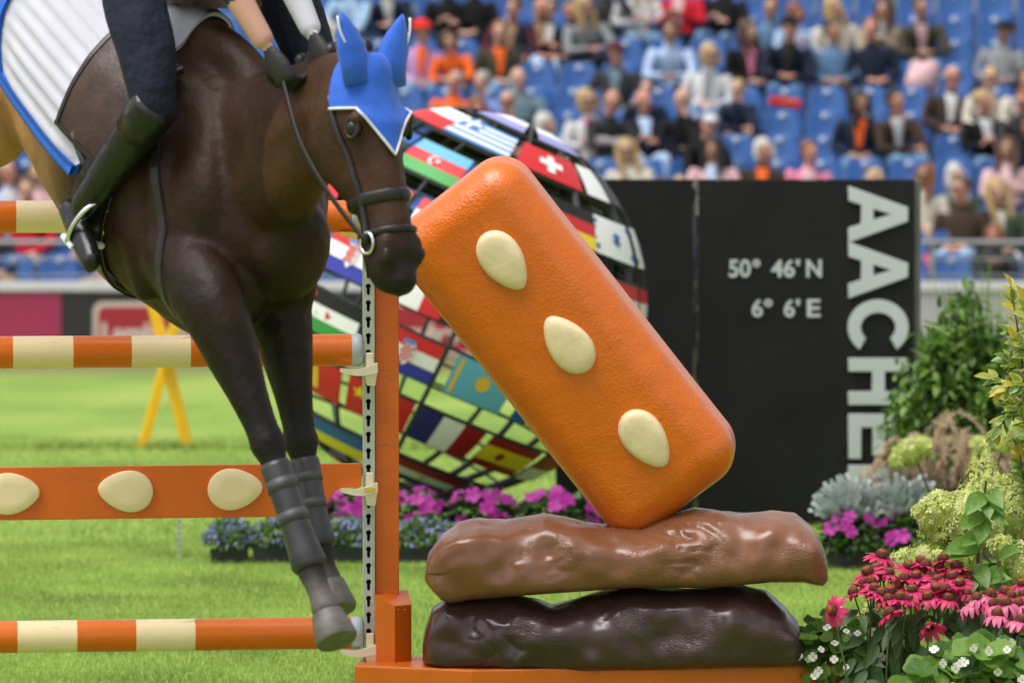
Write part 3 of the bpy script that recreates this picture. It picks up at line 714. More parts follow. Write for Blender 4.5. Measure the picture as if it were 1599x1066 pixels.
# pale lettering on the navy sweatshirt and pink bundle of the man in olive are separate pieces
blob('pink_bundle', Vector((at(1436, 60, row_d(8)).x, row_d(8) - 0.42, dot_z(8) - SEATBACK + 0.16)), (0.2, 0.14, 0.3), cloth('rose'), 'pink and white bundle on the lap of the man in olive', 'bundle', 4)
# ------------------------------------------------------------------ jump: standard, rails, plank, sculpture
ORG = mat('orange_paint', srgb(214, 104, 8), scuff=0.35, rough=0.32, spec=0.5, var=0.05, vscale=5, bump=0.12, bscale=180, bdist=0.003, rvar=0.08)
ORGW = mat('orange_plank', srgb(212, 100, 16), scuff=0.3, rough=0.42, spec=0.45, var=0.06, vscale=4, bump=0.15, bscale=90, bdist=0.003, rvar=0.08)
CRM = mat('cream_paint', srgb(236, 213, 170), scuff=0.35, rough=0.38, spec=0.5, var=0.04, vscale=6, rvar=0.06, bump=0.1, bscale=120, bdist=0.002)
CRM2 = mat('cream_plastic', srgb(226, 216, 190), rough=0.4, var=0.06, vscale=12)
CAPG = mat('pole_cap_grey', srgb(166, 176, 186), rough=0.45, var=0.06, vscale=10)
GALV = mat('galvanised_steel', (0.50, 0.53, 0.51), rough=0.5, metal=0.35, var=0.14, vscale=18, rvar=0.1, bump=0.15, bscale=140, bdist=0.002)
DARKM = mat('dark_hollow', (0.012, 0.01, 0.009), rough=0.8)
YEL = mat('yellow_marker', srgb(226, 186, 40), rough=0.4)
YAW = R(7)
FD = 14.88                                   # depth of the standard
FX = at(566, 540, FD).x
def fence_pt(px, py, off=0.0):
    """point on the plane of the jump (turned by YAW, right end further away)"""
    d = FD
    for _ in range(4):
        x = at(px, py, d).x; d = FD + (x - FX) * math.tan(YAW) + off
    return at(px, py, d)
# ---- striped poles
def pole(pyR, pyL, bounds, cap, label):
    """bounds: x pixels where the stripe colour changes, right to left, first stripe orange"""
    py = lambda px: pyR + (pyL - pyR) * (566 - px) / 566
    p1 = fence_pt(566, pyR, -0.03); p0 = fence_pt(0, pyL, -0.03); ax = (p0 - p1).normalized()
    rot = ax.to_track_quat('X', 'Z').to_euler()
    t = thing('striped_pole', label, 'pole', p1, 'poles of the jump', rot)
    xs = [(fence_pt(b, py(b), -0.03) - p1).length for b in bounds]
    while xs[-1] < 3.4: xs.append(xs[-1] + 0.186)
    r = 0.0495; n = 28; c0 = (fence_pt(548, py(548), -0.03) - p1).length
    V, Fs, M = [], [], []
    st_ = [c0] + xs
    def ring(x, rr): 
        o = len(V); V.extend([(x, rr * math.cos(2 * math.pi * i / n), rr * math.sin(2 * math.pi * i / n)) for i in range(n)]); return o
    for s in range(len(st_) - 1):
        a = ring(st_[s], r); b = ring(st_[s + 1], r)
        for i in range(n): Fs.append((a + i, a + (i + 1) % n, b + (i + 1) % n, b + i)); M.append(s % 2)
    Fs.append(tuple(b + i for i in range(n))); M.append((len(st_)) % 2)
    me = mesh_np('painted_shaft', V, Fs, [ORG, CRM], M)
    try: me.set_sharp_from_angle(angle=R(50))
    except Exception: pass
    obj('painted_shaft', me, t)
    V, Fs, M = [], [], []
    prof = [(c0 + 0.0005, r), (c0, r + 0.0012), (0.012, r + 0.0012), (0.004, r - 0.003), (0.0, r - 0.012)]
    rs = [ring(x, rr) for x, rr in prof]
    for a, b in zip(rs[:-1], rs[1:]):
        for i in range(n): Fs.append((a + i, a + (i + 1) % n, b + (i + 1) % n, b + i))
    Fs.append(tuple(rs[-1] + i for i in range(n)))
    obj('end_cap', mesh_np('end_cap', V, Fs, CAPG), t)
    return t
pole(338, 338.5, [305, 211, 118, 25, -68], 1, 'top striped orange and cream pole passing behind the horse shoulder')
pole(546, 550, [297, 205, 114, 20, -72], 1, 'second striped orange and cream pole above the almond plank')
pole(987, 994, [304, 212, 120, 27, -66], 1, 'lowest striped orange and cream pole near the grass')
# ---- plank with almonds
def almond_outline(n=40, L=1.0, W=0.74):
    """tear shape: round end at -x, point at +x, unit length"""
    P = []
    for i in range(n):
        a = 2 * math.pi * i / n; c, s = math.cos(a), math.sin(a)
        x = c * 0.5 + 0.0; taper = 1 - 0.42 * (c * 0.5 + 0.5) ** 1.3
        P.append((x * L, s * W / 2 * taper * (1 + 0.05 * c)))
    return P
def almond_flat(name, L, W, t, m):
    """flat board almond with rounded rim: local x along its length, z outwards"""
    O = almond_outline(44, L, W); V, Fs = [], []
    rings = [(1.0, 0.0), (1.0, t * 0.55), (0.975, t * 0.85), (0.93, t), (0.5, t * 1.03)]
    n = len(O)
    for k, z in rings: V += [(x * k, y * k, z) for x, y in O]
    for j in range(len(rings) - 1):
        for i in range(n): a = j * n + i; b = j * n + (i + 1) % n; Fs.append((a, b, b + n, a + n))
    Fs.append(tuple((len(rings) - 1) * n + i for i in range(n)))
    me = mesh_np(name, V, Fs, m)
    try: me.set_sharp_from_angle(angle=R(50))
    except Exception: pass
    return me
pR, pL = fence_pt(563, 762, -0.045), fence_pt(0, 769, -0.045); axp = (pR - pL).normalized()
rotp = axp.to_track_quat('X', 'Z').to_euler()
plank = thing('jump_plank', 'orange wooden plank with cream almond shapes hung between the poles', 'plank', pR, None, rotp)
s_ = FD / F
h1, h0 = 38 * s_, -41 * s_
out = [(-3.4, h0), (-56 * s_, h0)]
for i in range(9):
    a = R(180 - 90 * i / 8); out.append((-56 * s_ + 0 + 30 * s_ * (1 + math.cos(a)), h0 + 44 * s_ * math.sin(a)))
out += [(-26 * s_ + 24 * s_, h0 + 44 * s_), (0, h0 + 47 * s_), (0, h1 - 0.006), (-0.006, h1), (-3.4, h1)]
me = setmats(curve_mesh('board', [out], 0.012, 0.0025), ORGW)
for v in me.vertices: v.co = Vector((v.co.x, -v.co.z, v.co.y))
obj('board', me, plank)
CRMA = mat('cream_almond_board', srgb(236, 213, 170), rough=0.4, var=0.05, vscale=6, rvar=0.08, bump=0.15, bscale=80, bdist=0.002)
AF = almond_flat('almond', 0.170, 0.152, 0.02, CRMA)
for px, py, flip, tilt in ((19, 770, 0, -3), (196, 766, 1, 6), (367, 763, 0, -4), (-160, 773, 1, 3), (-340, 776, 0, -3)):
    q = fence_pt(px, py, -0.06); l = (q - pR)
    x = l.dot(axp); z = q.z - (pR.z + axp.z * x)
    o = obj('almond', AF, plank, (x, -0.0145, z)); o.rotation_euler = (math.pi / 2, 0 + R(tilt) + (math.pi if flip else 0), 0)
    o.rotation_mode = 'XYZ'; M_ = Matrix.Rotation(R(tilt) + (math.pi if flip else 0), 4, 'Y') @ Matrix.Rotation(math.pi / 2, 4, 'X')
    o.rotation_euler = M_.to_euler()
# ---- standard: post, keyhole track, cups, foot
gp = at(600, 1040, FD)
std = thing('jump_standard', 'orange upright post with steel keyhole track and cream cups', 'jump standard', (gp.x, FD, 0), None, (0, 0, YAW))
IY = Matrix.Rotation(-YAW, 3, 'Z')
def sl(px, py, off=0.0):
    return IY @ (at(px, py, FD + off) - Vector(std.location))
ztop = sl(600, 318).z; zbot = 0.29
MB().box((sl(604, 600, 0).x, 0.03, (ztop + 0.0) / 2), (0.074, 0.08, ztop), 0, bev=0.003).build('post', ORG, std)
tx0, tx1 = sl(566, 600).x, sl(583.5, 600).x
tw = 14.5 * s_
zr0 = sl(575, 1033).z
holes = []
z = zr0 + 0.03
outer = [(0, zr0), (tw, zr0), (tw, ztop - 0.02), (0, ztop - 0.02)]
step = 25.6 * s_; cx = tw * 0.5
while z < ztop - 0.06:
    zc = z + 10 * s_; hr, sr = 4.1 * s_, 2.5 * s_
    hole = [(cx + hr * math.cos(a), zc + hr * math.sin(a)) for a in [R(-52 + i * (284 / 12)) for i in range(13)]]
    hole += [(cx - sr, zc - 13 * s_ + sr), (cx - sr * 0.6, zc - 13.5 * s_), (cx + sr * 0.6, zc - 13.5 * s_), (cx + sr, zc - 13 * s_ + sr)]
    holes.append(hole); z += step
me = setmats(curve_mesh('keyhole_track', [outer] + holes, 0.0015), GALV)
for v in me.vertices: v.co = Vector((v.co.x, -v.co.z, v.co.y))
tr = obj('keyhole_track', me, std, (tx0, -0.035, 0))
MB().box((tx1 - 0.004, -0.012, (zr0 + ztop - 0.02) / 2), (0.008, 0.05, ztop - 0.02 - zr0), 0, bev=0.002).box((tx0 + 0.001, -0.018, (zr0 + ztop - 0.02) / 2), (0.003, 0.034, ztop - 0.02 - zr0), 0).build('track_flange', GALV, std)
MB().box(((tx0 + tx1) / 2 - 0.002, 0.005, (zr0 + ztop) / 2 - 0.01), (tw - 0.004, 0.004, ztop - zr0 - 0.03), 0).build('track_back', DARKM, std)
def cup(py, marker=False, mm=CRM2):
    """py: tray level. cream cup: back plate, lug below, curved tray reaching to the left"""
    c = sl(574, py); z0 = c.z
    V, Fs = [], []
    n = 9; w = 0.05
    for i in range(n):
        t = i / (n - 1); x = tx1 + 0.004 - t * 57 * s_
        dz = -0.020 * math.sin(min(1, t * 1.5) * math.pi / 2) + (0.004 * max(0, t - 0.7) / 0.3)
        th = 0.030 - 0.018 * t
        for y in (-0.085, -0.04): V += [(x, y, z0 + 0.022 + dz), (x, y, z0 + 0.022 + dz - th)]
    for i in range(n - 1):
        a = i * 4
        Fs += [(a, a + 4, a + 6, a + 2), (a + 1, a + 3, a + 7, a + 5), (a, a + 1, a + 5, a + 4), (a + 2, a + 6, a + 7, a + 3)]
    Fs += [(0, 2, 3, 1), (a + 4, a + 5, a + 7, a + 6)]
    m = MB().add(V, Fs)
    xm = (tx0 + tx1) / 2
    m.add([(xm - .019, -.085, z0), (xm + .021, -.085, z0), (xm + .021, -.038, z0), (xm - .019, -.038, z0), (xm - .009, -.075, z0 - .048), (xm + .015, -.075, z0 - .048), (xm + .015, -.04, z0 - .048), (xm - .009, -.04, z0 - .048)],
          [(0, 1, 5, 4), (1, 2, 6, 5), (2, 3, 7, 6), (3, 0, 4, 7), (4, 5, 6, 7), (3, 2, 1, 0)])
    m.box((xm, -0.047, z0 + 0.028), (0.026, 0.016, 0.05), 0, bev=0.005)
    o = m.build('cup', mm, std)
    if marker: MB().box((xm - 0.004, -0.088, z0 + 0.002), (0.034, 0.004, 0.010), 0).build('size_marker', YEL, o)
    return o
cup(576, False); cup(762, True); cup(1012, False); cup(364, False, mat('yellow_cup', srgb(208, 168, 70), rough=0.4))
# ---- platform (five-sided, its corner towards us) and the boxed foot of the post
def plat_pt(px, d): return at(px, 1046, d)
zp = 0.284
PO = [at(737, 1048, 14.55), at(1311, 1040, 14.70), at(1302, 1036, 14.98), at(566, 1036, 14.98), at(554, 1040, 14.70)]
plat = thing('platform', 'orange wooden platform carrying the chocolate and caramel sculpture', 'platform', (at(930, 1000, 14.75).x, 14.75, 0))
m = MB(); V = []
for z in (0.0, zp - 0.006): V += [(p.x, p.y, z) for p in PO]
cxy = Vector((plat.location.x, 14.78, 0))
V += [((p.x - cxy.x) * 0.994 + cxy.x, (p.y - cxy.y) * 0.985 + cxy.y, zp) for p in PO]
V = [(x - plat.location.x, y - plat.location.y, z) for x, y, z in V]
Fs = [(0, 4, 3, 2, 1)]
for j in (0, 5):
    for i in range(5): Fs.append((j + i, j + (i + 1) % 5, j + 5 + (i + 1) % 5, j + 5 + i))
Fs.append((10, 11, 12, 13, 14)); m.add(V, Fs); m.build('box', ORG, plat)
pts = [(sl(583, 1000).x, -0.085), (sl(611.5, 1000).x, -0.105), (sl(640, 1000).x, -0.06), (sl(640, 1000).x, 0.06), (sl(583, 1000).x, 0.06)]
zc0 = zp; zf = sl(612, 941).z; zb = sl(612, 928).z
V = [(x, y, zc0) for x, y in pts] + [(pts[0][0], pts[0][1], zb), (pts[1][0], pts[1][1], zf), (pts[2][0], pts[2][1], zf), (pts[3][0], pts[3][1], zb + 0.01), (pts[4][0], pts[4][1], zb + 0.01)]
Fs = [(0, 4, 3, 2, 1)] + [(i, (i + 1) % 5, 5 + (i + 1) % 5, 5 + i) for i in range(5)] + [(5, 6, 8), (6, 7, 8), (5, 8, 9)]
mbf = MB().add(V, Fs)
mbf.build('foot', ORG, std)
fx = MB()
for px, py in ((622, 951), (632, 951)): fx.tube([sl(px, py, -0.087), sl(px, py, -0.095)], 0.0028, 8)
fx.build('screw', ORG, std, True)

# ---- chocolate slabs and caramel bar
def choc_mat(name, col, rough):
    m = mat(name, col, rough=rough, spec=0.5, var=0.08, vscale=4, rvar=0.07, coat=0.12)
    n, l = m.node_tree.nodes, m.node_tree.links; tc = n.new('ShaderNodeTexCoord')
    mp = n.new('ShaderNodeMapping'); mp.inputs['Scale'].default_value = (1.0, 1.0, 2.6); l.new(tc.outputs['Object'], mp.inputs[0])
    def tex(sc, de, di, v):
        t = n.new('ShaderNodeTexNoise'); t.inputs['Scale'].default_value = sc; t.inputs['Detail'].default_value = de; t.inputs['Distortion'].default_value = di
        l.new(v, t.inputs['Vector']); return t.outputs['Fac']
    def mth(op, a, b, c=None):
        x = n.new('ShaderNodeMath'); x.operation = op
        for i, q in enumerate((a, b, c)):
            if q is None: continue
            if isinstance(q, (int, float)): x.inputs[i].default_value = q
            else: l.new(q, x.inputs[i])
        return x.outputs[0]
    wr = mth('ABSOLUTE', mth('SUBTRACT', tex(22, 3, 1.6, mp.outputs[0]), 0.5), 0)
    wr = mth('MINIMUM', mth('MULTIPLY', wr, 9), 1.0)                      # thin creases
    mk = n.new('ShaderNodeMapRange'); mk.inputs[1].default_value = 0.54; mk.inputs[2].default_value = 0.68; l.new(tex(5.5, 2, 0.3, tc.outputs['Object']), mk.inputs[0])
    cr = mth('MULTIPLY', wr, mk.outputs[0])
    h = mth('MULTIPLY_ADD', tex(60, 4, 0.4, tc.outputs['Object']), 0.10, cr)
    h = mth('MULTIPLY_ADD', tex(7, 3, 0.5, tc.outputs['Object']), 1.3, h)
    bp = n.new('ShaderNodeBump'); bp.inputs['Strength'].default_value = 0.32; bp.inputs['Distance'].default_value = 0.008
    l.new(h, bp.inputs['Height']); l.new(bp.outputs[0], n['Principled BSDF'].inputs['Normal'])
    return m
MILK = choc_mat('milk_chocolate', srgb(122, 79, 54), 0.3); DARKC = choc_mat('dark_chocolate', (0.052, 0.025, 0.024), 0.27)
def slab(name, top, bot, d0, hd, m, label, seed):
    """top/bot: silhouette polylines in photo pixels; d0 centre depth, hd half depth"""
    x0, x1 = top[0][0], top[-1][0]; NX, NA = 190, 88
    tp = np.array(top, float); bt = np.array(bot, float)
    c = at((x0 + x1) / 2, bot[len(bot) // 2][1], d0)
    V, Fs = [], []
    rs = Vector((seed * 3.1, seed, 0))
    for i in range(NX + 1):
        t = i / NX; tt = 0.5 - 0.5 * math.cos(math.pi * t)
        px = x0 + (x1 - x0) * (0.35 * tt + 0.65 * t)
        zt = at(px, np.interp(px, tp[:, 0], tp[:, 1]), d0).z; zb = at(px, np.interp(px, bt[:, 0], bt[:, 1]), d0).z
        e = min(1.0, math.sqrt(max(0, 1 - (max(0, abs(2 * t - 1) - 0.86) / 0.14) ** 2.2)))
        X = at(px, 900, d0).x; mid, hh = (zt + zb) / 2, max(0.004, (zt - zb) / 2)
        for k in range(NA):
            a = 2 * math.pi * k / NA; ca, sa = math.cos(a), math.sin(a)
            p = 2.15 if sa > 0 else 5.0
            q = (abs(ca) ** p + abs(sa) ** p) ** (-1 / p)
            y = hd * q * ca * (0.25 + 0.75 * e); z = hh * q * sa
            P = Vector((X, y, mid + z))
            nz = noise.fractal(P * 4.2 + rs, 1.0, 2.0, 3) * 0.028 + noise.noise(P * 9 + rs) * 0.004
            rg = abs(noise.noise(Vector((P.x * 14, P.y * 7, P.z * 30)) + rs * 2)); wr = max(0, noise.noise(P * 5 + rs * 4) - 0.12)
            nz -= (0.5 - min(0.5, rg * 2.5)) * wr * 0.03
            if abs(sa) < 0.9 or sa > 0:
                y += nz * ca * 1.6
            if sa < 0: z += 0
            V.append((X - c.x, y, mid + z + nz * (0.5 if sa > 0 else 0.1) - c.z))
    for i in range(NX):
        for k in range(NA):
            a = i * NA + k; b = i * NA + (k + 1) % NA; Fs.append((a, b, b + NA, a + NA))
    Fs.append(tuple(range(NA))); Fs.append(tuple(NX * NA + k for k in range(NA - 1, -1, -1)))
    o = obj(name, mesh_np(name, V, Fs, m), None, c)
    return tag(o, label, 'chocolate slab')
slab('chocolate_slab', [(660, 1000), (664, 975), (676, 947), (700, 934), (745, 931), (800, 925), (840, 930), (862, 938), (930, 928), (1000, 918), (1080, 914), (1160, 914), (1195, 925), (1225, 950), (1245, 975), (1254, 1000), (1259, 1022)],
     [(660, 1030), (700, 1040), (850, 1044), (1000, 1042), (1200, 1036), (1259, 1033)], 14.76, 0.19, DARKC, 'glossy dark brown sculpted chocolate slab lying on the orange platform', 1)
slab('chocolate_slab', [(664, 890), (668, 868), (690, 836), (716, 816), (750, 809), (790, 813), (850, 803), (900, 810), (940, 818), (1000, 819), (1040, 806), (1085, 794), (1150, 798), (1205, 796), (1242, 803), (1268, 822), (1285, 850), (1292, 885)],
     [(664, 905), (690, 932), (705, 937), (740, 931), (850, 923), (1000, 912), (1100, 914), (1200, 905), (1250, 905), (1280, 911), (1292, 903)], 14.74, 0.20, MILK, 'glossy milk brown sculpted chocolate slab under the caramel bar', 2)
def caramel_mat():
    m = mat('caramel', srgb(214, 104, 8), rough=0.33, spec=0.5, var=0.05, vscale=5, rvar=0.06, coat=0.18)
    n, l = m.node_tree.nodes, m.node_tree.links
    tc = n.new('ShaderNodeTexCoord'); t1 = n.new('ShaderNodeTexNoise'); t1.inputs['Scale'].default_value = 105; t1.inputs['Detail'].default_value = 2
    t1.inputs['Distortion'].default_value = 0.6
    t2 = n.new('ShaderNodeTexNoise'); t2.inputs['Scale'].default_value = 9; t2.inputs['Detail'].default_value = 3
    mu = n.new('ShaderNodeMath'); mu.operation = 'MULTIPLY'; ad = n.new('ShaderNodeMath'); ad.operation = 'MULTIPLY_ADD'; ad.inputs[1].default_value = 1.4
    for t in (t1, t2): l.new(tc.outputs['Object'], t.inputs['Vector'])
    l.new(t1.outputs['Fac'], mu.inputs[0]); l.new(t2.outputs['Fac'], mu.inputs[1])
    l.new(t2.outputs['Fac'], ad.inputs[0]); l.new(mu.outputs[0], ad.inputs[2])
    bp = n.new('ShaderNodeBump'); bp.inputs['Strength'].default_value = 0.55; bp.inputs['Distance'].default_value = 0.008
    l.new(ad.outputs[0], bp.inputs['Height']); l.new(bp.outputs[0], n['Principled BSDF'].inputs['Normal'])
    return m
CARA = caramel_mat()
ALM = mat('almond_cream', srgb(232, 211, 172), rough=0.45, var=0.06, vscale=14, bump=0.35, bscale=45, bdist=0.004)
bar_c = at(886, 541, 14.78); ang = math.atan2(-390, 303)       # long axis runs down to the right
Mb = Matrix.Rotation(R(-4), 3, 'Z') @ Matrix.Rotation(R(7), 3, 'X') @ Matrix.Rotation(-ang, 3, 'Y')
bar = thing('caramel_bar', 'big glossy orange caramel bar with three almonds, standing tilted on chocolate slabs', 'sculpture', bar_c)
bar.rotation_euler = Mb.to_euler()
def rounded_block(hx, hy, hz, r, n=26, puff=0.0):
    bm = bmesh.new(); bmesh.ops.create_cube(bm, size=2); bmesh.ops.subdivide_edges(bm, edges=bm.edges[:], cuts=n, use_grid_fill=True)
    for v in bm.verts:
        p = Vector((v.co.x * hx, v.co.y * hy, v.co.z * hz))
        q = Vector((max(-hx + r, min(hx - r, p.x)), max(-hy + r, min(hy - r, p.y)), max(-hz + r, min(hz - r, p.z))))
        # keep enough loops inside the rounded rim
        dlt = p - q
        if dlt.length > 1e-6: p = q + dlt.normalized() * r
        u = (1 - (p.x / hx) ** 2) * (1 - (p.z / hz) ** 2)
        p.y *= 1 + puff * max(0, u)
        v.co = p
    bmesh.ops.recalc_face_normals(bm, faces=bm.faces[:])
    V = [v.co.copy() for v in bm.verts]; bm.verts.index_update(); Fs = [[v.index for v in f.verts] for f in bm.faces]; bm.free()
    return V, Fs
def remap(V, h, r):
    return V
# graded block: coordinates are warped so that the rims get most of the loops
def graded_block(hx, hy, hz, r, puff):
    def axis(h):
        k = [math.tan(R(a)) for a in (-45, -38, -30, -22, -14, -7, 0)]
        a = [-h + r + r * q for q in k]
        b = list(np.linspace(-h + r, h - r, 14))[1:-1]
        return a + b + [-x for x in a[::-1]]
    A = [axis(hx), axis(hy), axis(hz)]
    V, Fs, idx = [], [], {}
    def vid(x, y, z):
        key = (round(x, 6), round(y, 6), round(z, 6))
        if key not in idx:
            q = Vector((max(-hx + r, min(hx - r, x)), max(-hy + r, min(hy - r, y)), max(-hz + r, min(hz - r, z))))
            dl = Vector((x, y, z)) - q; p = q + (dl.normalized() * r if dl.length > 1e-9 else dl)
            if dl.length <= 1e-9: p = Vector((x, y, z))
            u = max(0, (1 - (p.x / hx) ** 2)) * max(0, (1 - (p.z / hz) ** 2)); p.y *= 1 + puff * u
            w = noise.noise(p * 3.0) * 0.004; p = p + p.normalized() * w
            idx[key] = len(V); V.append(p)
        return idx[key]
    H = (hx, hy, hz)
    for ax in range(3):
        o1, o2 = (ax + 1) % 3, (ax + 2) % 3
        for s in (-1, 1):
            for i in range(len(A[o1]) - 1):
                for j in range(len(A[o2]) - 1):
                    qd = []
                    for a, b in ((0, 0), (1, 0), (1, 1), (0, 1)):
                        c = [0, 0, 0]; c[ax] = s * H[ax]; c[o1] = A[o1][i + a]; c[o2] = A[o2][j + b]; qd.append(vid(*c))
                    if s < 0: qd.reverse()
                    Fs.append(qd)
    return V, Fs
# radius large: pillow-like edges
hx, hz, hy = 0.605, 0.238, 0.17
V, Fs = graded_block(hx, hy, hz, 0.108, 0.10)
obj('block', mesh_np('block', V, Fs, CARA), bar)
BV = BVHTree.FromPolygons([Vector(v) for v in V], Fs)
def almond_puff(name, L, W, t, m):
    O = almond_outline(40, L, W); Vv, Ff = [], []; n = len(O); K = [(1.02, -0.02), (1.0, 0.0), (0.985, 0.25), (0.95, 0.52), (0.87, 0.78), (0.72, 0.93), (0.45, 1.0), (0.15, 1.02)]
    for k, z in K: Vv += [(x * k - 0.06 * L * (1 - k), y * k, z * t + (noise.noise(Vector((x * k * 14, y * k * 14, 3))) * 0.003 if k < .95 else 0)) for x, y in O]
    for j in range(len(K) - 1):
        for i in range(n): a = j * n + i; b = j * n + (i + 1) % n; Ff.append((a, b, b + n, a + n))
    Ff.append(tuple((len(K) - 1) * n + i for i in range(n)))
    return mesh_np(name, Vv, Ff, m)
AP = almond_puff('almond', 0.205, 0.155, 0.03, ALM)
Mi = Mb.inverted()
for (tx, ty), (rx, ry) in (((815, 449), (757, 366)), ((856, 497), (918, 577)), ((1037, 725), (979, 646))):
    p = at((tx + rx) / 2, (ty + ry) / 2, 14.6); rd = (p - Vector((0, 0, CAMH))).normalized()
    h = BV.ray_cast(Mi @ (p - rd * 0.3 - bar_c), Mi @ rd)
    tip = at(tx, ty, 14.6) - at(rx, ry, 14.6); ax = (Mi @ tip); nn = h[1]
    ax = (ax - nn * ax.dot(nn)).normalized(); yy = nn.cross(ax)
    Mm = Matrix((ax, yy, nn)).transposed()
    o = obj('almond', AP, bar, h[0] - nn * 0.002); o.rotation_euler = Mm.to_euler()
# ------------------------------------------------------------------ globe of flags
GD = 23.6; GC = at(705, 472, GD); GR = 302 * GD / F
FRAME = mat('globe_frame', (0.035, 0.036, 0.038), rough=0.4, metal=0.3)
FB = mat('flag_back', (0.010, 0.010, 0.011), rough=0.7)
FC = {k: mat('flag_' + k, srgb(*v), rough=0.45, spec=0.4) for k, v in dict(red=(200, 40, 45), white=(232, 232, 232), blue=(40, 44, 110), sky=(98, 170, 205), green=(60, 150, 70),
      black=(24, 24, 24), yellow=(235, 208, 40), azure=(70, 130, 190), royal=(30, 90, 170), darkred=(150, 22, 30), ultramarine=(52, 58, 160), gold=(225, 180, 60), lilac=(150, 150, 205), orange=(230, 120, 30)).items()}
FN = list(FC)
T24 = R(24); DEL = R(-1.45)
E_ = Vector((math.cos(T24), 0, -math.sin(T24))); N0 = Vector((math.sin(T24), 0, math.cos(T24))); T0 = Vector((0, -1, 0))
N_ = (N0 * math.cos(DEL) - T0 * math.sin(DEL)).normalized(); T_ = (T0 * math.cos(DEL) + N0 * math.sin(DEL)).normalized()
def gpt(lat, lon, r=GR):
    return (E_ * math.sin(lon) + T_ * math.cos(lon)) * (r * math.cos(lat)) + N_ * (r * math.sin(lat))
globe = thing('flag_globe', 'openwork globe of national flags on dark hoops beside the black panels', 'globe', GC)
def flag(lat, lon, halfw, spec, overlays=(), hh=6.1):
    """spec rects (u0,u1,v0,v1,colour) v downwards; overlays polygons (pts, colour)"""
    w = R(halfw); a0, a1 = R(lat - hh), R(lat + hh)
    P = lambda u, v, r: gpt(a1 + (a0 - a1) * v, R(lon) - w + 2 * w * u, r)
    V, Fs, M = [], [], []
    def quad(u0, u1, v0, v1, r, ci, flip=False):
        nu = max(1, int(round((u1 - u0) * 8))); nv = max(1, int(round((v1 - v0) * 4)))
        o = len(V)
        for j in range(nv + 1):
            for i in range(nu + 1): V.append(P(u0 + (u1 - u0) * i / nu, v0 + (v1 - v0) * j / nv, r))
        for j in range(nv):
            for i in range(nu):
                a = o + j * (nu + 1) + i; f = (a, a + nu + 1, a + nu + 2, a + 1)
                Fs.append(f[::-1] if flip else f); M.append(ci)
    for u0, u1, v0, v1, c in spec: quad(u0, u1, v0, v1, GR + 0.012, FN.index(c))
    quad(0, 1, 0, 1, GR + 0.004, len(FN), True)
    rim = [(i / 8, 0) for i in range(8)] + [(1, j / 4) for j in range(4)] + [(1 - i / 8, 1) for i in range(8)] + [(0, 1 - j / 4) for j in range(4)]
    o = len(V)
    for u, v in rim: V.append(P(u, v, GR + 0.004)); V.append(P(u, v, GR + 0.012))
    for i in range(len(rim)):
        a = o + 2 * i; b = o + 2 * ((i + 1) % len(rim)); Fs.append((a, b, b + 1, a + 1)); M.append(len(FN))
    for n_, (pts, c) in enumerate(overlays):
        o = len(V); V += [P(u, v, GR + 0.015 + 0.002 * n_) for u, v in pts]
        Fs.append(tuple(range(o + len(pts) - 1, o - 1, -1))); M.append(FN.index(c))
    me = mesh_np('flag', V, Fs, [FC[k] for k in FN] + [FB], M, smooth=False)
    return obj('flag', me, globe)
def disc(cu, cv, ru, rv, n=14): return [(cu + ru * math.cos(2 * math.pi * i / n), cv + rv * math.sin(2 * math.pi * i / n)) for i in range(n)]
def hb(*c): return [(0, 1, i / len(c), (i + 1) / len(c), k) for i, k in enumerate(c)]
def vb(*c): return [(i / len(c), (i + 1) / len(c), 0, 1, k) for i, k in enumerate(c)]
def star(cu, cv, r, n=5, asp=0.6): return [(cu + (r if i % 2 == 0 else r * .42) * asp * math.sin(math.pi * i / n), cv - (r if i % 2 == 0 else r * .42) * math.cos(math.pi * i / n)) for i in range(2 * n)]
plain = lambda c: [(0, 1, 0, 1, c)]
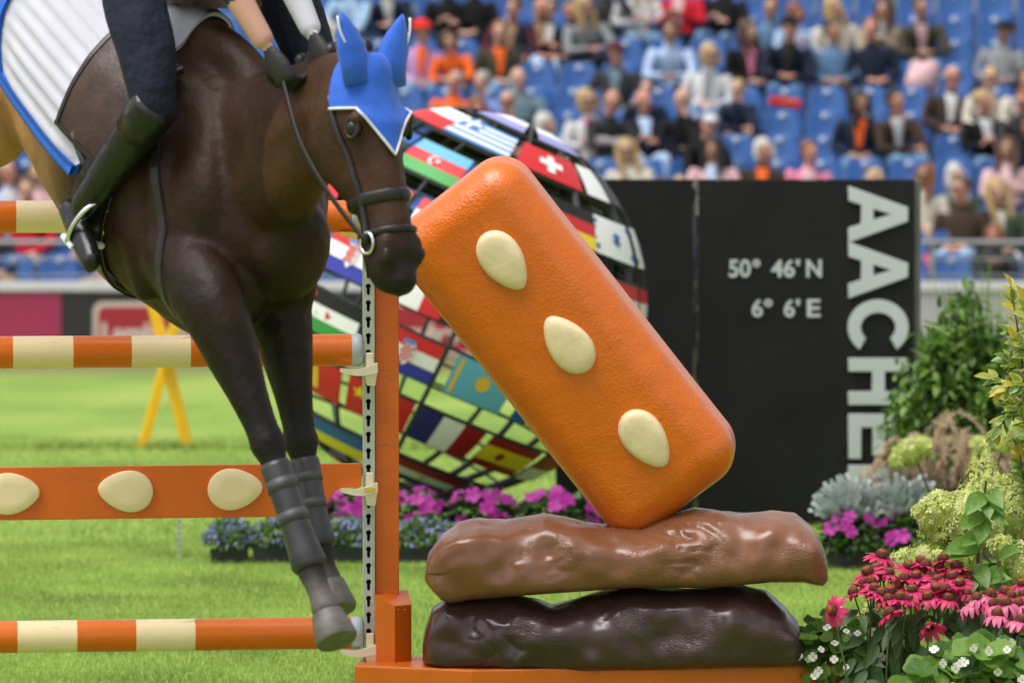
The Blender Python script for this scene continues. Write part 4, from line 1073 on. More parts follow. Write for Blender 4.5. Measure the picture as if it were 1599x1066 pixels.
SP = {
 'greece': (hb(*['azure', 'white'] * 4 + ['azure']), [([(0, 0), (.37, 0), (.37, .55), (0, .55)], 'azure'), ([(.15, 0), (.22, 0), (.22, .55), (.15, .55)], 'white'), ([(0, .22), (.37, .22), (.37, .33), (0, .33)], 'white')]),
 'swiss': (plain('red'), [([(.44, .2), (.56, .2), (.56, .8), (.44, .8)], 'white'), ([(.31, .4), (.69, .4), (.69, .6), (.31, .6)], 'white')]),
 'azer': (hb('sky', 'red', 'green'), [(disc(.48, .5, .08, .14), 'white'), (disc(.5, .5, .065, .11), 'red'), (star(.56, .5, .08), 'white')]),
 'germany': (hb('black', 'red', 'yellow'), []),
 'israel': (plain('white'), [([(0, .1), (1, .1), (1, .23), (0, .23)], 'royal'), ([(0, .77), (1, .77), (1, .9), (0, .9)], 'royal'), ([(.5, .3), (.6, .62), (.4, .62)], 'royal'), ([(.5, .7), (.4, .38), (.6, .38)], 'royal')]),
 'jordan': (hb('black', 'white', 'green'), [([(0, 0), (.5, .5), (0, 1)], 'red'), (disc(.16, .5, .04, .07), 'white')]),
 'croatia': (hb('red', 'white', 'ultramarine'), [([(.4, .22), (.6, .22), (.6, .62), (.5, .8), (.4, .62)], 'white')] + [([(.4 + .04 * i, .26 + .08 * j), (.44 + .04 * i, .26 + .08 * j), (.44 + .04 * i, .34 + .08 * j), (.4 + .04 * i, .34 + .08 * j)], 'red') for i in range(5) for j in range(5) if (i + j) % 2 == 0] + [([(.4, .12), (.6, .12), (.58, .22), (.42, .22)], 'azure')]),
 'kazakh': (plain('sky'), [(disc(.52, .45, .12, .2), 'gold'), ([(.06, .05), (.12, .05), (.12, .95), (.06, .95)], 'gold')]),
 'france': (vb('blue', 'white', 'darkred'), []), 'spain': ([(0, 1, 0, .25, 'darkred'), (0, 1, .25, .75, 'yellow'), (0, 1, .75, 1, 'darkred')], [(disc(.36, .5, .07, .13), 'darkred')]),
 'ukraine': (hb('royal', 'yellow'), []), 'paraguay': (hb('darkred', 'white', 'blue'), [(disc(.5, .5, .05, .1), 'gold')]),
 'indonesia': (hb('darkred', 'white'), []), 'monaco': (vb('darkred', 'white', 'darkred'), []), 'red': (plain('red'), [([(.4, .2), (.6, .2), (.6, .8), (.4, .8)], 'gold')]),
 'china': (plain('red'), [(star(.2, .35, .2), 'yellow')]), 'belgium': (vb('black', 'yellow', 'red'), []), 'estonia': (hb('royal', 'black', 'white'), []), 'austria': (hb('red', 'white', 'red'), []),
 'italy': (vb('green', 'white', 'red'), []), 'japan': (plain('white'), [(disc(.5, .5, .17, .3), 'red')]), 'sweden': (plain('royal'), [([(0, .4), (1, .4), (1, .6), (0, .6)], 'yellow'), ([(.3, 0), (.42, 0), (.42, 1), (.3, 1)], 'yellow')]),
 'neth': (hb('red', 'white', 'ultramarine'), []), 'poland': (hb('white', 'red'), []), 'hungary': (hb('red', 'white', 'green'), []), 'ireland': (vb('green', 'white', 'orange'), []), 'plainwhite': (hb('white', 'lilac'), []),
 'argent': (hb('sky', 'white', 'sky'), [(disc(.5, .5, .06, .12), 'gold')]), 'whiteblack': (vb('white', 'black'), [])}
ROWS = {77: 60, 59: 41, 40: 28, 21.5: 22, 3: 21, -15.5: 21, -35: 26, -57: 42, -77: 70}
FIX = {59: {-58: 'poland', -22: 'greece', 20: 'swiss', 61: 'whiteblack'}, 40: {-28: 'azer', 2: 'austria', 30: 'germany', 55: 'israel', -56: 'estonia'},
       -15.5: {-32: 'jordan', -6: 'croatia', 18: 'kazakh', -58: 'argent', 42: 'sweden', 66: 'poland'}, -35: {-36: 'red', -9: 'china', 17: 'france', 44: 'spain', -62: 'argent', 71: 'indonesia'},
       -57: {-28: 'ukraine', 24: 'paraguay', 68: 'monaco', -72: 'italy'}, 77: {-30: 'plainwhite', 40: 'plainwhite'}, 21.5: {60: 'hungary', 36: 'ireland', 12: 'red', -12: 'neth', -36: 'austria', -60: 'poland', 82: 'hungary'},
       3: {-55: 'neth', -33: 'croatia', -11: 'italy', 11: 'belgium', 33: 'japan', 55: 'china', -77: 'estonia', 77: 'poland'}}
OTHER = list(SP)
for lat, stp in ROWS.items():
    used = dict(FIX.get(lat, {})); hw = min(stp * 0.46, 40)
    for lon, nm in used.items(): flag(lat, lon, hw, *SP[nm])
    a0 = max(used) if used else 0; lo = (min(used) if used else 0) + 360
    n = int((lo - a0) / stp) - 1
    for i in range(n):
        lon = a0 + (lo - a0) * (i + 1) / (n + 1)
        if lat < 10 and 100 < lon < 260: continue
        back = lat > 15 and 110 < lon < 250
        flag(lat - (9 if back else 0), lon, hw, *SP[OTHER[(i * 7 + int(lat * 3)) % len(OTHER)]])
for i in range(12):
    lon = R(i * 30 + 4.5)
    MB().tube([gpt(R(-86 + 172 * j / 40), lon, GR - 0.006) for j in range(41)], 0.017, 6, flat=0.6).build('meridian_hoop', FRAME, globe, True)
for lat in (-66, -46, -25, -6, 12, 31, 50, 68):
    for s in (0,):
        pass
for lat in ROWS:
    for e in (-6.4, 6.4):
        P = [gpt(R(lat + e), 2 * math.pi * j / 64, GR - 0.002) for j in range(65)]
        MB().tube(P, 0.008, 6).build('parallel_hoop', FRAME, globe, True)
MB().tube([(0, 0, -GR * 0.9), (0, 0, -GC.z + 0.06), (0, 0, -GC.z)], [0.09, 0.12, 0.34], 20).build('base', FRAME, globe, True)

# ------------------------------------------------------------------ tall black panels with the place name
PD = 24.6; PS = PD / F
PBLK = mat('panel_black', (0.011, 0.011, 0.0115), rough=0.55, spec=0.22, var=0.25, vscale=2.5, rvar=0.12, bump=0.06, bscale=40, bdist=0.003)
PEDGE = mat('panel_edge', (0.10, 0.10, 0.10), rough=0.6, var=0.2, vscale=4)
LET = mat('letter_grey', srgb(190, 196, 198), rough=0.4, var=0.04, vscale=5)
CHIP = mat('chipped_edge', (0.22, 0.22, 0.20), rough=0.8, var=0.4, vscale=9)
def px2x(px): return at(px, 500, PD).x
pz = at(0, 280, PD).z
def tall_panel(x0, x1, label, tz=0):
    t = thing('tall_panel', label, 'panel', ((x0 + x1) / 2, PD, 0))
    MB().box((0, 0.12, pz / 2 + tz / 2), (x1 - x0, 0.24, pz + tz), 0, bev=0.004).build('board', PBLK, t); return t
pa = tall_panel(px2x(868), px2x(1085), 'narrow plain black panel between flag globe and lettered panel')
pb = tall_panel(px2x(1088), px2x(1427), 'wide black panel with vertical place name and coordinates')
MB().box(((px2x(1438) + px2x(1427.5)) / 2 - pb.location.x, 0.13, pz / 2), (px2x(1438) - px2x(1427.5), 0.22, pz - 0.004), 0, bev=0.003).build('side_frame', PEDGE, pb)
ce = MB(); rr_ = random.Random(3)
for px0, par in ((1083.5, pa), (1089, pb)):
    m = MB(); z = pz - 0.002
    while z > 0.05:
        h = rr_.uniform(0.02, 0.12)
        w = rr_.uniform(0.2, 1.0) * (0.004 if z < pz - 0.1 else 0.016)
        if rr_.random() < 0.75: m.box((px2x(px0) - par.location.x + rr_.uniform(-.002, .002), -0.001 - rr_.random() * 0.001, z - h / 2), (w, 0.005, h * 0.9), 0)
        z -= h
    stuff(m.build('chipped_edge', CHIP, par))
m = MB()
for px0, w in ((1255, 10), (1268, 14), (1288, 5), (1120, 6), (1135, 3), (1086, 6)):
    m.box((px2x(px0) - pb.location.x, -0.0015, pz - 0.003), (w * PS, 0.004, 0.008 + 0.004 * rr_.random()), 0)
stuff(m.build('chipped_rim', CHIP, pb))
def lpoly(pts, hole=()):
    return [[(p[1], -p[0]) for p in pts]] + [[(p[1], -p[0]) for p in h] for h in hole]
def place_letter(py0, pts, holes=(), px0=1325):
    """pts in (along reading, cap height) pixels; text runs downwards, caps point right"""
    sp = [[(a * PS, b * PS) for a, b in s] for s in lpoly(pts, holes)]
    me = setmats(curve_mesh('letter', sp, 0.009, 0.0015), LET)
    for v in me.vertices: v.co = Vector((v.co.x, -v.co.z, v.co.y))
    q = at(px0, py0, PD)
    obj('letter', me, pb, (q.x - pb.location.x, -0.0125, q.z))
A_ = [(0, 0), (33, 92), (54, 92), (87, 0), (65, 0), (58.5, 20), (28.5, 20), (22, 0)]; Ah = [[(34.5, 38), (43.5, 68), (52.5, 38)]]
place_letter(291, A_, Ah); place_letter(378, A_, Ah)
def c_shape():
    o, i = [], []
    for k in range(33):
        a = R(38 + 284 * k / 32); o.append((42 + 43 * math.cos(a) * 1.0, 46 + 47 * math.sin(a)))
        b = R(46 + 268 * k / 32); i.append((42 + 23.5 * math.cos(b), 46 + 27.5 * math.sin(b)))
    return o + i[::-1]
place_letter(469, c_shape())
place_letter(559, [(0, 0), (0, 92), (20, 92), (20, 56), (52, 56), (52, 92), (72, 92), (72, 0), (52, 0), (52, 37), (20, 37), (20, 0)])
place_letter(646, [(0, 0), (0, 92), (69, 92), (69, 73), (20, 73), (20, 56), (64, 56), (64, 37.5), (20, 37.5), (20, 19), (69, 19), (69, 0)])
place_letter(726, [(0, 0), (0, 92), (20, 92), (54, 33), (54, 92), (73, 92), (73, 0), (54, 0), (20, 58), (20, 0)])
def coord(txt, px, py, wpx, hpx):
    me = setmats(text_mesh('coordinate_lettering', txt, 1.0, 0.012, 0.022, 1.0), LET)
    X = [v.co.x for v in me.vertices]; Y = [v.co.y for v in me.vertices]
    sx = wpx * PS / (max(X) - min(X)); sy = hpx * PS / (max(Y) - min(Y)); x0, y0 = min(X), min(Y)
    for v in me.vertices: v.co = Vector(((v.co.x - x0) * sx, -v.co.z * 0.4, (v.co.y - y0) * sy))
    q = at(px, py, PD); obj('coordinate_lettering', me, pb, (q.x - pb.location.x, -0.004, q.z))
def coords(items):
    for txt, x0, x1, y0, y1 in items: coord(txt, x0, y1, x1 - x0, y1 - y0)
coords([('50', 1138, 1172, 405, 433), ('°', 1175, 1187, 405, 417), ('46', 1204, 1241, 405, 433), ("'", 1243, 1249, 405, 415), ('N', 1259, 1283, 405, 433),
        ('6', 1174, 1191, 467, 495), ('°', 1193, 1206, 467, 479), ('6', 1224, 1241, 467, 495), ("'", 1243, 1249, 467, 477), ('E', 1260, 1281, 467, 495)])
# ------------------------------------------------------------------ yellow trestle, thin stake
TD = 31.6; YELT = mat('yellow_trestle', srgb(240, 186, 12), rough=0.4, var=0.05, vscale=4)
tp_ = at(255, 700, TD)
tre = thing('yellow_trestle', 'yellow crossed-leg trestle standing on the grass behind the poles', 'trestle', (tp_.x, TD, 0))
def tl(px, py, dy=0): v = at(px, py, TD) - Vector(tre.location); return Vector((v.x, dy, v.z))
for i, (a, b) in enumerate((((219, 702), (280, 472)), ((289, 702), (233, 470)))):
    a, b = tl(*a, dy=-0.03 + 0.06 * i), tl(*b, dy=-0.03 + 0.06 * i); a.z = 0.0
    d_ = (b - a); M_ = d_.to_track_quat('Z', 'Y').to_matrix()
    MB().box((a + b) / 2, (0.046, 0.04, d_.length), 0, M_, 0.004).build('leg', YELT, tre)
MB().tube([tl(256, 555, -0.08), tl(256, 555, 0.5)], 0.02, 8).build('cross_bar', YELT, tre, True)
for i, (a, b) in enumerate((((219, 702), (280, 472)), ((289, 702), (233, 470)))):
    a, b = tl(*a, dy=0.42 + 0.06 * i), tl(*b, dy=0.42 + 0.06 * i); a.z = 0.0
    d_ = (b - a); MB().box((a + b) / 2, (0.046, 0.04, d_.length), 0, d_.to_track_quat('Z', 'Y').to_matrix(), 0.004).build('leg', YELT, tre)
sp_ = at(280, 868, ground_d(872))
stk = thing('stake', 'thin grey perforated stake standing in the grass left of planters', 'stake', (sp_.x, sp_.y, 0))
zt_ = at(283, 800, sp_.y).z
m = MB().box((0, 0, zt_ / 2), (0.014, 0.01, zt_), 0); m.build('rod', GALV, stk)
m = MB()
for i in range(7): m.box((0, -0.006, 0.03 + i * zt_ / 7.5), (0.006, 0.003, 0.01), 0)
stuff(m.build('hole', DARKM, stk))
# ------------------------------------------------------------------ planters with lobelia and impatiens
POTM = mat('planter_plastic', (0.028, 0.030, 0.034), rough=0.6, var=0.1, vscale=6)
SOIL = mat('soil', (0.03, 0.02, 0.013), rough=1)
LGRN = mat('leaf_green', (0.075, 0.165, 0.028), rough=0.5, var=0.45, vscale=9, trans=0.25)
LGRN2 = mat('leaf_green_light', (0.17, 0.30, 0.045), rough=0.5, var=0.35, vscale=9, trans=0.3)
LDRK = mat('leaf_dark', (0.022, 0.055, 0.016), rough=0.5, var=0.4, vscale=9, trans=0.15)
LOBE = mat('lobelia_blue', (0.32, 0.33, 0.74), rough=0.6, var=0.35, vscale=30, trans=0.2)
IMPA = mat('impatiens_magenta', (0.40, 0.005, 0.28), rough=0.55, var=0.2, vscale=20, trans=0.2)
SILV = mat('silver_leaf', (0.46, 0.52, 0.50), rough=0.8, var=0.2, vscale=12, trans=0.1)
LT, LF = leaf_template(0.5, 0.15, 0.2, 3)
LT2, LF2 = leaf_template(0.62, 0.2, 0.25, 4)
def petals_mesh(name, n, r, w, m, cm=None, cup=0.1, cr=0.0):
    """flower facing +z"""
    V, Fs, M = [], [], []
    for k in range(n):
        a = 2 * math.pi * k / n; o = len(V); ca, sa = math.cos(a), math.sin(a)
        for rr, hw, z in ((0.06, 0.08, 0), (0.5, w * 0.8, cup * 0.5), (0.85, w, cup), (1.0, w * 0.55, cup * 0.8)):
            for s in (-1, 0, 1): V.append(((ca * rr - sa * s * hw) * r, (sa * rr + ca * s * hw) * r, (z - 0.04 * (s == 0) + 0.012 * (k % 2)) * r))
        for j in range(3):
            for i in range(2): a_ = o + j * 3 + i; Fs.append((a_, a_ + 1, a_ + 4, a_ + 3)); M.append(0)
    if cm:
        o = len(V); c = 10
        for rr, z in ((cr, 0.02), (cr * 0.8, cr * 0.5), (cr * 0.4, cr * 0.75)): V += [(math.cos(2 * math.pi * i / c) * rr * r, math.sin(2 * math.pi * i / c) * rr * r, (z + 0.03) * r) for i in range(c)]
        for j in range(2):
            for i in range(c): Fs.append((o + j * c + i, o + j * c + (i + 1) % c, o + (j + 1) * c + (i + 1) % c, o + (j + 1) * c + i)); M.append(1)
        Fs.append(tuple(o + 2 * c + i for i in range(c))); M.append(1)
    return mesh_np(name, V, Fs, [m] + ([cm] if cm else []), M)
def dome_pts(n, rx, ry, rz, z0, fill=0.35):
    u = unit(n); u[:, 2] = np.abs(u[:, 2]) * 1.0 - 0.15
    r = (fill + (1 - fill) * RNG.random(n) ** 0.4)
    return u * r[:, None] * np.array([rx, ry, rz]) + np.array([0, 0, z0]), u
def leaf_cloud(name, P, U, size, mats, parent, probs=None, tv=LT, tf=LF, droop=0.2):
    n = len(P); d = U + unit(n) * 0.7; d[:, 2] -= droop
    rot = frames(d, unit(n) * 0.5 + np.array([0, 0, 1.0]), size * (0.7 + 0.6 * RNG.random(n)))
    mi = RNG.choice(len(mats), n, p=probs)
    return stuff(obj(name, scatter(tv, tf, P, rot, name, mats, mi), parent))
def trough(px0, px1, pyb, pyt, label, group='planters on the grass'):
    d = ground_d(pyb); a, b = at(px0, pyb, d), at(px1, pyb, d); h = at(px0, pyt, d).z; w = b.x - a.x
    t = thing('planter', label, 'planter', ((a.x + b.x) / 2, d + 0.1, 0), group)
    m = MB(); dp = 0.2; tpr = 0.9
    V = [(sx * w / 2 * k, sy * dp / 2 * k, z) for z, k in ((0, tpr), (h, 1), (h + 0.004, 1.03), (h + 0.016, 1.03), (h + 0.016, 0.96), (h - 0.02, 0.95)) for sx, sy in ((-1, -1), (1, -1), (1, 1), (-1, 1))]
    Fs = [(3, 2, 1, 0)]
    for j in range(5):
        for i in range(4): Fs.append((j * 4 + i, j * 4 + (i + 1) % 4, j * 4 + 4 + (i + 1) % 4, j * 4 + 4 + i))
    m.add(V, Fs, 0).add([V[i] for i in (20, 21, 22, 23)], [(0, 1, 2, 3)], 1)
    m.build('trough', [POTM, SOIL], t)
    return t, w, h
IMB = petals_mesh('bloom', 5, 0.033, 0.42, IMPA, LGRN, 0.12, 0.1)
LOBT = [(-.5, 0, 0), (0, -.25, .1), (.5, 0, 0), (.35, .6, .1), (0, .45, 0), (-.35, .6, .1)]
def lobelia(t, w, h, rx, rz):
    P, U = dome_pts(800, rx, 0.15, rz, h + 0.02); k_ = P[:, 2] > h * 0.75; leaf_cloud('foliage', P[k_], U[k_], 0.032, [LGRN, LGRN2, LDRK], t, [.35, .5, .15], droop=0.1)
    P, U = dome_pts(330, rx * 1.08, 0.165, rz * 1.1, h + 0.02, 0.7)
    P = P[(P[:, 2] > h * 0.55)]; n = len(P)
    rot = frames(unit(n), np.array([0, -1.0, 0.3]) + unit(n) * 0.8, 0.014 * (0.7 + 0.6 * RNG.random(n)))
    stuff(obj('flowers', scatter(LOBT, [(0, 1, 4, 5), (1, 2, 3, 4)], P, rot, 'flowers', LOBE), t))
def impatiens(t, w, h, rx, rz, nb, leafm=(LGRN, LDRK)):
    P, U = dome_pts(420, rx, 0.17, rz, h + 0.0); leaf_cloud('foliage', P, U, 0.055, list(leafm), t, tv=LT2, tf=LF2)
    k = 0
    while k < nb:
        u = unit(1)[0]; u[2] = abs(u[2])
        if u[1] > 0.35: continue
        p = u * np.array([rx, 0.18, rz]) * (0.98 + 0.1 * random.random()) + np.array([0, 0, h])
        b = obj('bloom', IMB, t, p); s = random.uniform(0.8, 1.25); b.scale = (s, s, s)
        v = Vector(u) * 0.7 + Vector((0, -0.8, 0.25)) + Vector(unit(1)[0]) * 0.3; b.rotation_euler = v.to_track_quat('Z', 'Y').to_euler(); k += 1
LEFT = [(327, 386, 'leftmost dark planter spilling small blue lobelia'), (393, 486, 'dark lobelia planter half hidden by the horse forelegs'),
        (500, 592, 'dark lobelia planter behind the steel keyhole track'), (604, 716, 'dark lobelia planter between the orange post and brown slabs')]
for a, b, lab in LEFT:
    t, w, h = trough(a, b, 880, 852, lab); lobelia(t, w, h, w * 0.58 + 0.02, 0.115)
for i, (a, b, nb, lab) in enumerate([(500, 590, 13, 'magenta impatiens planter behind the keyhole track'), (596, 690, 15, 'magenta impatiens planter right of the orange post'), (696, 800, 15, 'magenta impatiens planter under the flag globe'), (806, 925, 16, 'magenta impatiens planter beside the caramel bar foot')]):
    t, w, h = trough(a, b, 866, 815, lab); impatiens(t, w, h, w * 0.55, 0.14, nb)
for a, b, nb, lab in [(1292, 1372, 9, 'magenta impatiens planter with silver foliage beside the brown slab end'), (1376, 1470, 10, 'magenta impatiens planter with silver foliage behind the coneflowers')]:
    t, w, h = trough(a, b, 890, 852, lab); impatiens(t, w, h, w * 0.55, 0.14, nb)
    P, U = dome_pts(420, w * 0.5, 0.12, 0.13, h + 0.13); P[:, 1] += 0.12
    n = len(P); d = U + np.array([0, 0, 0.6]); rot = frames(d, unit(n), np.c_[0.05 * np.ones(n), 0.08 * (0.6 + 0.6 * RNG.random(n)), 0.05 * np.ones(n)])
    V = []; Fq = []
    lob = [(0, 0, 0), (.1, .0, 0), (.1, .3, 0), (.35, .45, .05), (.3, .55, .05), (.1, .5, 0), (.1, .7, 0), (.25, .85, .05), (.2, .95, .05), (0, 1, 0)]
    full = lob + [(-x, y, z) for x, y, z in lob[::-1][1:]]
    tv = full; nf = len(full)
    quads = [(0, 1, 2, nf - 2), (2, 3, 4, 5), (2, 5, nf - 5, nf - 2), (nf - 5, nf - 4, nf - 3, nf - 2), (5, 6, nf - 6, nf - 5), (6, 7, 8, 9), (6, 9, 9 + 3, nf - 6) if False else (6, 9, 10, nf - 6)]
    stuff(obj('silver_foliage', scatter(tv, quads, P, rot, 'silver_foliage', SILV), t))

# ------------------------------------------------------------------ shrubs and grasses on the right, further back
WOOD = mat('twig', (0.09, 0.055, 0.03), rough=0.8, var=0.3, vscale=20)
def shrub(name, label, px, pyb, d, rx, rz, n, leafs, mats, probs, cat='shrub', size=0.05, ry=None, zc=0.5, twigs=9):
    c = at(px, pyb, d); t = thing(name, label, cat, (c.x, d, 0))
    st = MB()
    for i in range(twigs):
        a = i * 2.4; e = Vector((math.cos(a) * rx * 0.6, math.sin(a) * rx * 0.4, rz * (1.2 + 0.7 * random.random())))
        st.tube([(0, 0, 0), e * 0.5 + Vector((0, 0, 0.05)), e], [0.012, 0.008, 0.003], 6)
    st.build('stems', WOOD, t, True)
    u = unit(n); r = 0.35 + 0.65 * RNG.random(n) ** 0.45
    lump = 1 + 0.16 * np.sin(u[:, 0] * 7 + 1) * np.cos(u[:, 2] * 6) + 0.1 * RNG.normal(size=n)
    P = u * (r * lump)[:, None] * np.array([rx, ry or rx * 0.8, rz]) + np.array([0, 0, rz * (1 + zc * 0)])
    P = P[P[:, 2] > 0.02]; leaf_cloud('foliage', P, u[:len(P)], size, mats, t, probs)
    return t
bs = shrub('leafy_shrub', 'dense green shrub in front of the black panel edge', 1502, 700, 23.2, 0.33, 0.58, 6500, None, [LGRN, LGRN2, LDRK], [.32, .58, .10], size=0.06)
# upright pale grass on top of the shrub
def blade_tuft(name, label, px, d, n, h, spread, m, cat, wid=0.008, lean=0.6, base_py=None):
    c = at(px, 800, d); t = thing(name, label, cat, (c.x, d, 0)); V, Fq = [], []
    for i in range(n):
        a = random.random() * 6.283; L = h * random.uniform(0.6, 1.05); ln = random.random() * lean
        b = Vector((max(-1.2, min(1.8, random.gauss(0, 1))) * spread, random.gauss(0, spread) * .6, 0)); dx, dy = math.cos(a) * ln, math.sin(a) * ln
        o = len(V)
        for j in range(6):
            s = j / 5; w = wid * (1 - s * 0.9); p = b + Vector((dx * L * s ** 2, dy * L * s ** 2, L * (s - 0.25 * ln * s ** 3)))
            sd = Vector((-math.sin(a), math.cos(a), 0)) * w; V += [p - sd, p + sd]
        for j in range(5): q = o + 2 * j; Fq.append((q, q + 1, q + 3, q + 2))
    stuff(obj('blades', mesh_np('blades', V, np.array(Fq), m), t)); return t
blade_tuft('ornamental_grass', 'light green upright grass showing above the leafy shrub', 1515, 23.6, 260, 1.34, 0.10, LGRN2, 'grass', 0.006, 0.10)
BROWNG = mat('brown_grass', (0.15, 0.11, 0.065), rough=0.8, var=0.35, vscale=6, trans=0.2)
PLUM = mat('plume_tan', (0.66, 0.50, 0.36), rough=0.9, var=0.25, vscale=12, trans=0.25)
fg = blade_tuft('fountain_grass', 'brown fountain grass with arching tan plumes in front of the lettering', 1500, 22.6, 1300, 0.50, 0.26, BROWNG, 'grass', 0.004, 0.7)
def plume(parent, pts, r, n=420):
    P = spline([(*p,) for p in pts], 60)
    i = RNG.integers(14, 60, n); base = P[i]; tan = P[np.minimum(i + 1, 59)] - P[np.maximum(i - 1, 0)]
    rad = unit(n); rad -= tan * (np.einsum('ij,ij->i', rad, tan) / (np.einsum('ij,ij->i', tan, tan) + 1e-9))[:, None]
    rad /= np.linalg.norm(rad, axis=1, keepdims=True) + 1e-9
    w = np.sin(np.pi * np.clip((i - 13) / 49, 0, 1)) ** 0.6
    d = rad * 0.9 + tan / (np.linalg.norm(tan, axis=1, keepdims=True) + 1e-9) * 0.8
    rot = frames(d, unit(n), np.c_[0.0035 * np.ones(n), r * (0.5 + 0.6 * RNG.random(n)) * w, 0.003 * np.ones(n)])
    stuff(obj('plume', scatter([(-.5, 0, 0), (.5, 0, 0), (.3, 1, 0), (-.3, 1, 0)], [(0, 1, 2, 3)], base, rot, 'plume', PLUM), parent))
rf = random.Random(11)
for i in range(40):
    b0 = Vector((rf.uniform(-.30, .42), rf.uniform(-.12, .15), rf.uniform(.18, .32))); sx = rf.uniform(-1, 1); L = rf.uniform(.35, .7); up = rf.uniform(.12, .40)
    dy = rf.uniform(-.35, .2); e = Vector((sx * L * .75, dy * L, 0))
    plume(fg, [b0, b0 + e * .25 + Vector((0, 0, up * .7)), b0 + e * .6 + Vector((0, 0, up)), b0 + e * .9 + Vector((0, 0, up * .82)), b0 + e * 1.1 + Vector((0, 0, up * .5))], rf.uniform(.022, .036), 420)

# ------------------------------------------------------------------ hydrangea with lime flower heads
LIME = mat('hydrangea_lime', (0.55, 0.63, 0.16), rough=0.6, var=0.25, vscale=14, trans=0.25)
LIME2 = mat('hydrangea_cream', (0.66, 0.68, 0.30), rough=0.6, var=0.2, vscale=14, trans=0.25)
HLEAF = mat('hydrangea_leaf', (0.14, 0.28, 0.04), rough=0.42, var=0.3, vscale=10, trans=0.3)
FLT = [(0, 0, 0), (.5, .15, .06), (.62, .62, .0), (.15, .5, .06), (-.15, .5, .06), (-.62, .62, .0), (-.5, .15, .06), (-.5, -.15, .06), (-.62, -.62, 0), (-.15, -.5, .06), (.15, -.5, .06), (.62, -.62, 0), (.5, -.15, .06)]
FLF = [(0, 1, 2, 3), (0, 4, 5, 6), (0, 7, 8, 9), (0, 10, 11, 12)]
def hydrangea_head(parent, c, rx, rz, n, size, depth=None):
    seed_ = random.random() * 6
    u = unit(n * 2); u = u[u[:, 1] < 0.75][:n]; n = len(u)
    P = u * np.array([rx, depth or rx * 0.9, rz]) * (0.9 + 0.14 * RNG.random(n) + 0.13 * np.sin(u[:, 0] * 6 + seed_) * np.sin(u[:, 2] * 5 + seed_ * 2))[:, None]
    P[:, 2] *= (1 + 0.1 * np.sin(P[:, 0] * 50))
    nr = u + unit(n) * 0.45
    rot = frames(np.cross(nr, unit(n)), nr, size * (0.75 + 0.5 * RNG.random(n)))
    stuff_ = obj('flower_head', scatter(FLT, FLF, P, rot, 'flower_head', [LIME, LIME2], (RNG.random(n) < 0.35).astype(int)), parent, c)
    B = Body(); B.ball((0, 0, 0), (rx * 0.7, (depth or rx * 0.9) * 0.7, rz * 0.7), 0, 14)
    obj('core', setmats(mesh_np('core', [tuple(v) for v in B.V], B.F, LIME), LIME), stuff_)
    return stuff_
HDP = 14.95
hy0 = at(1530, 1000, HDP)
hyd = thing('hydrangea', 'lime green hydrangea with big flower heads behind the coneflowers', 'shrub', (hy0.x, HDP, 0))
LOC = lambda t, px, py, d: at(px, py, d) - Vector(t.location)
for px, py, rx, rz, d in ((1500, 815, 72, 52, 15.05), (1462, 800, 34, 32, 14.98), (1590, 800, 62, 68, 15.15), (1545, 785, 40, 42, 15.25), (1470, 868, 62, 22, 15.0), (1366, 975, 28, 34, 14.72), (1597, 885, 27, 40, 14.7), (1563, 853, 20, 17, 14.85), (1640, 740, 50, 50, 15.2), (1420, 872, 30, 16, 15.02)):
    hydrangea_head(hyd, LOC(hyd, px, py, d), rx * d / F, rz * d / F, int(rx * rz * 0.16) + 60, 0.017)
bh0 = at(1500, 700, 21.9)
bhy = thing('hydrangea', 'blurred lime hydrangea heads among the brown fountain grass', 'shrub', (bh0.x, 21.9, 0))
for px, py, rx, rz in ((1418, 704, 22, 20), (1440, 696, 16, 14), (1405, 716, 14, 12), (1580, 672, 28, 24), (1604, 660, 26, 24), (1562, 690, 20, 16), (1530, 694, 15, 12), (1600, 700, 20, 16)):
    hydrangea_head(bhy, LOC(bhy, px, py, 21.9), rx * 21.9 / F, rz * 21.9 / F, 150, 0.026)
m = MB()
for px, py in ((1425, 702), (1580, 672), (1530, 690), (1470, 745)): m.tube([(random.uniform(-.1, .1), 0, 0), LOC(bhy, px, py, 21.9)], .006, 6)
m.build('stem', WOOD, bhy, True)
def cone_head(parent, c, n=170):
    h = RNG.random(n); a = RNG.random(n) * 6.283; r = (1 - h) * 0.075 * (0.6 + 0.45 * RNG.random(n))
    P = np.c_[np.cos(a) * r, np.sin(a) * r, h * 0.12 - 0.03]; u = np.c_[np.cos(a), np.sin(a), np.full(n, 0.4)]
    rot = frames(np.cross(u, unit(n)), u + unit(n) * 0.4, 0.0085 * (0.7 + 0.6 * RNG.random(n)))
    obj('flower_head', scatter(FLT, FLF, P, rot, 'flower_head', [LIME, LIME2], (RNG.random(n) < 0.2).astype(int)), parent, c)
cone_head(hyd, LOC(hyd, 1540, 742, 14.7), 260); cone_head(hyd, LOC(hyd, 1522, 752, 14.7), 120)
m = MB(); m.tube([LOC(hyd, 1527, 950, 14.75), LOC(hyd, 1527, 870, 14.72), LOC(hyd, 1536, 790, 14.7), LOC(hyd, 1540, 750, 14.7)], [0.007, 0.006, 0.005, 0.003], 8)
for px in (1480, 1560, 1595): m.tube([Vector((random.uniform(-.1, .1), 0, 0)), LOC(hyd, px, 900, 14.95), LOC(hyd, px, 830, 15.0)], [0.01, 0.008, 0.004], 8)
m.build('stem', WOOD, hyd, True)
def leaf_mesh(name, m, w=0.52, fold=0.16, droop=0.22, seg=7):
    V, Fs = leaf_template(w, fold, droop, seg, 0.9); return mesh_np(name, V, Fs, m)
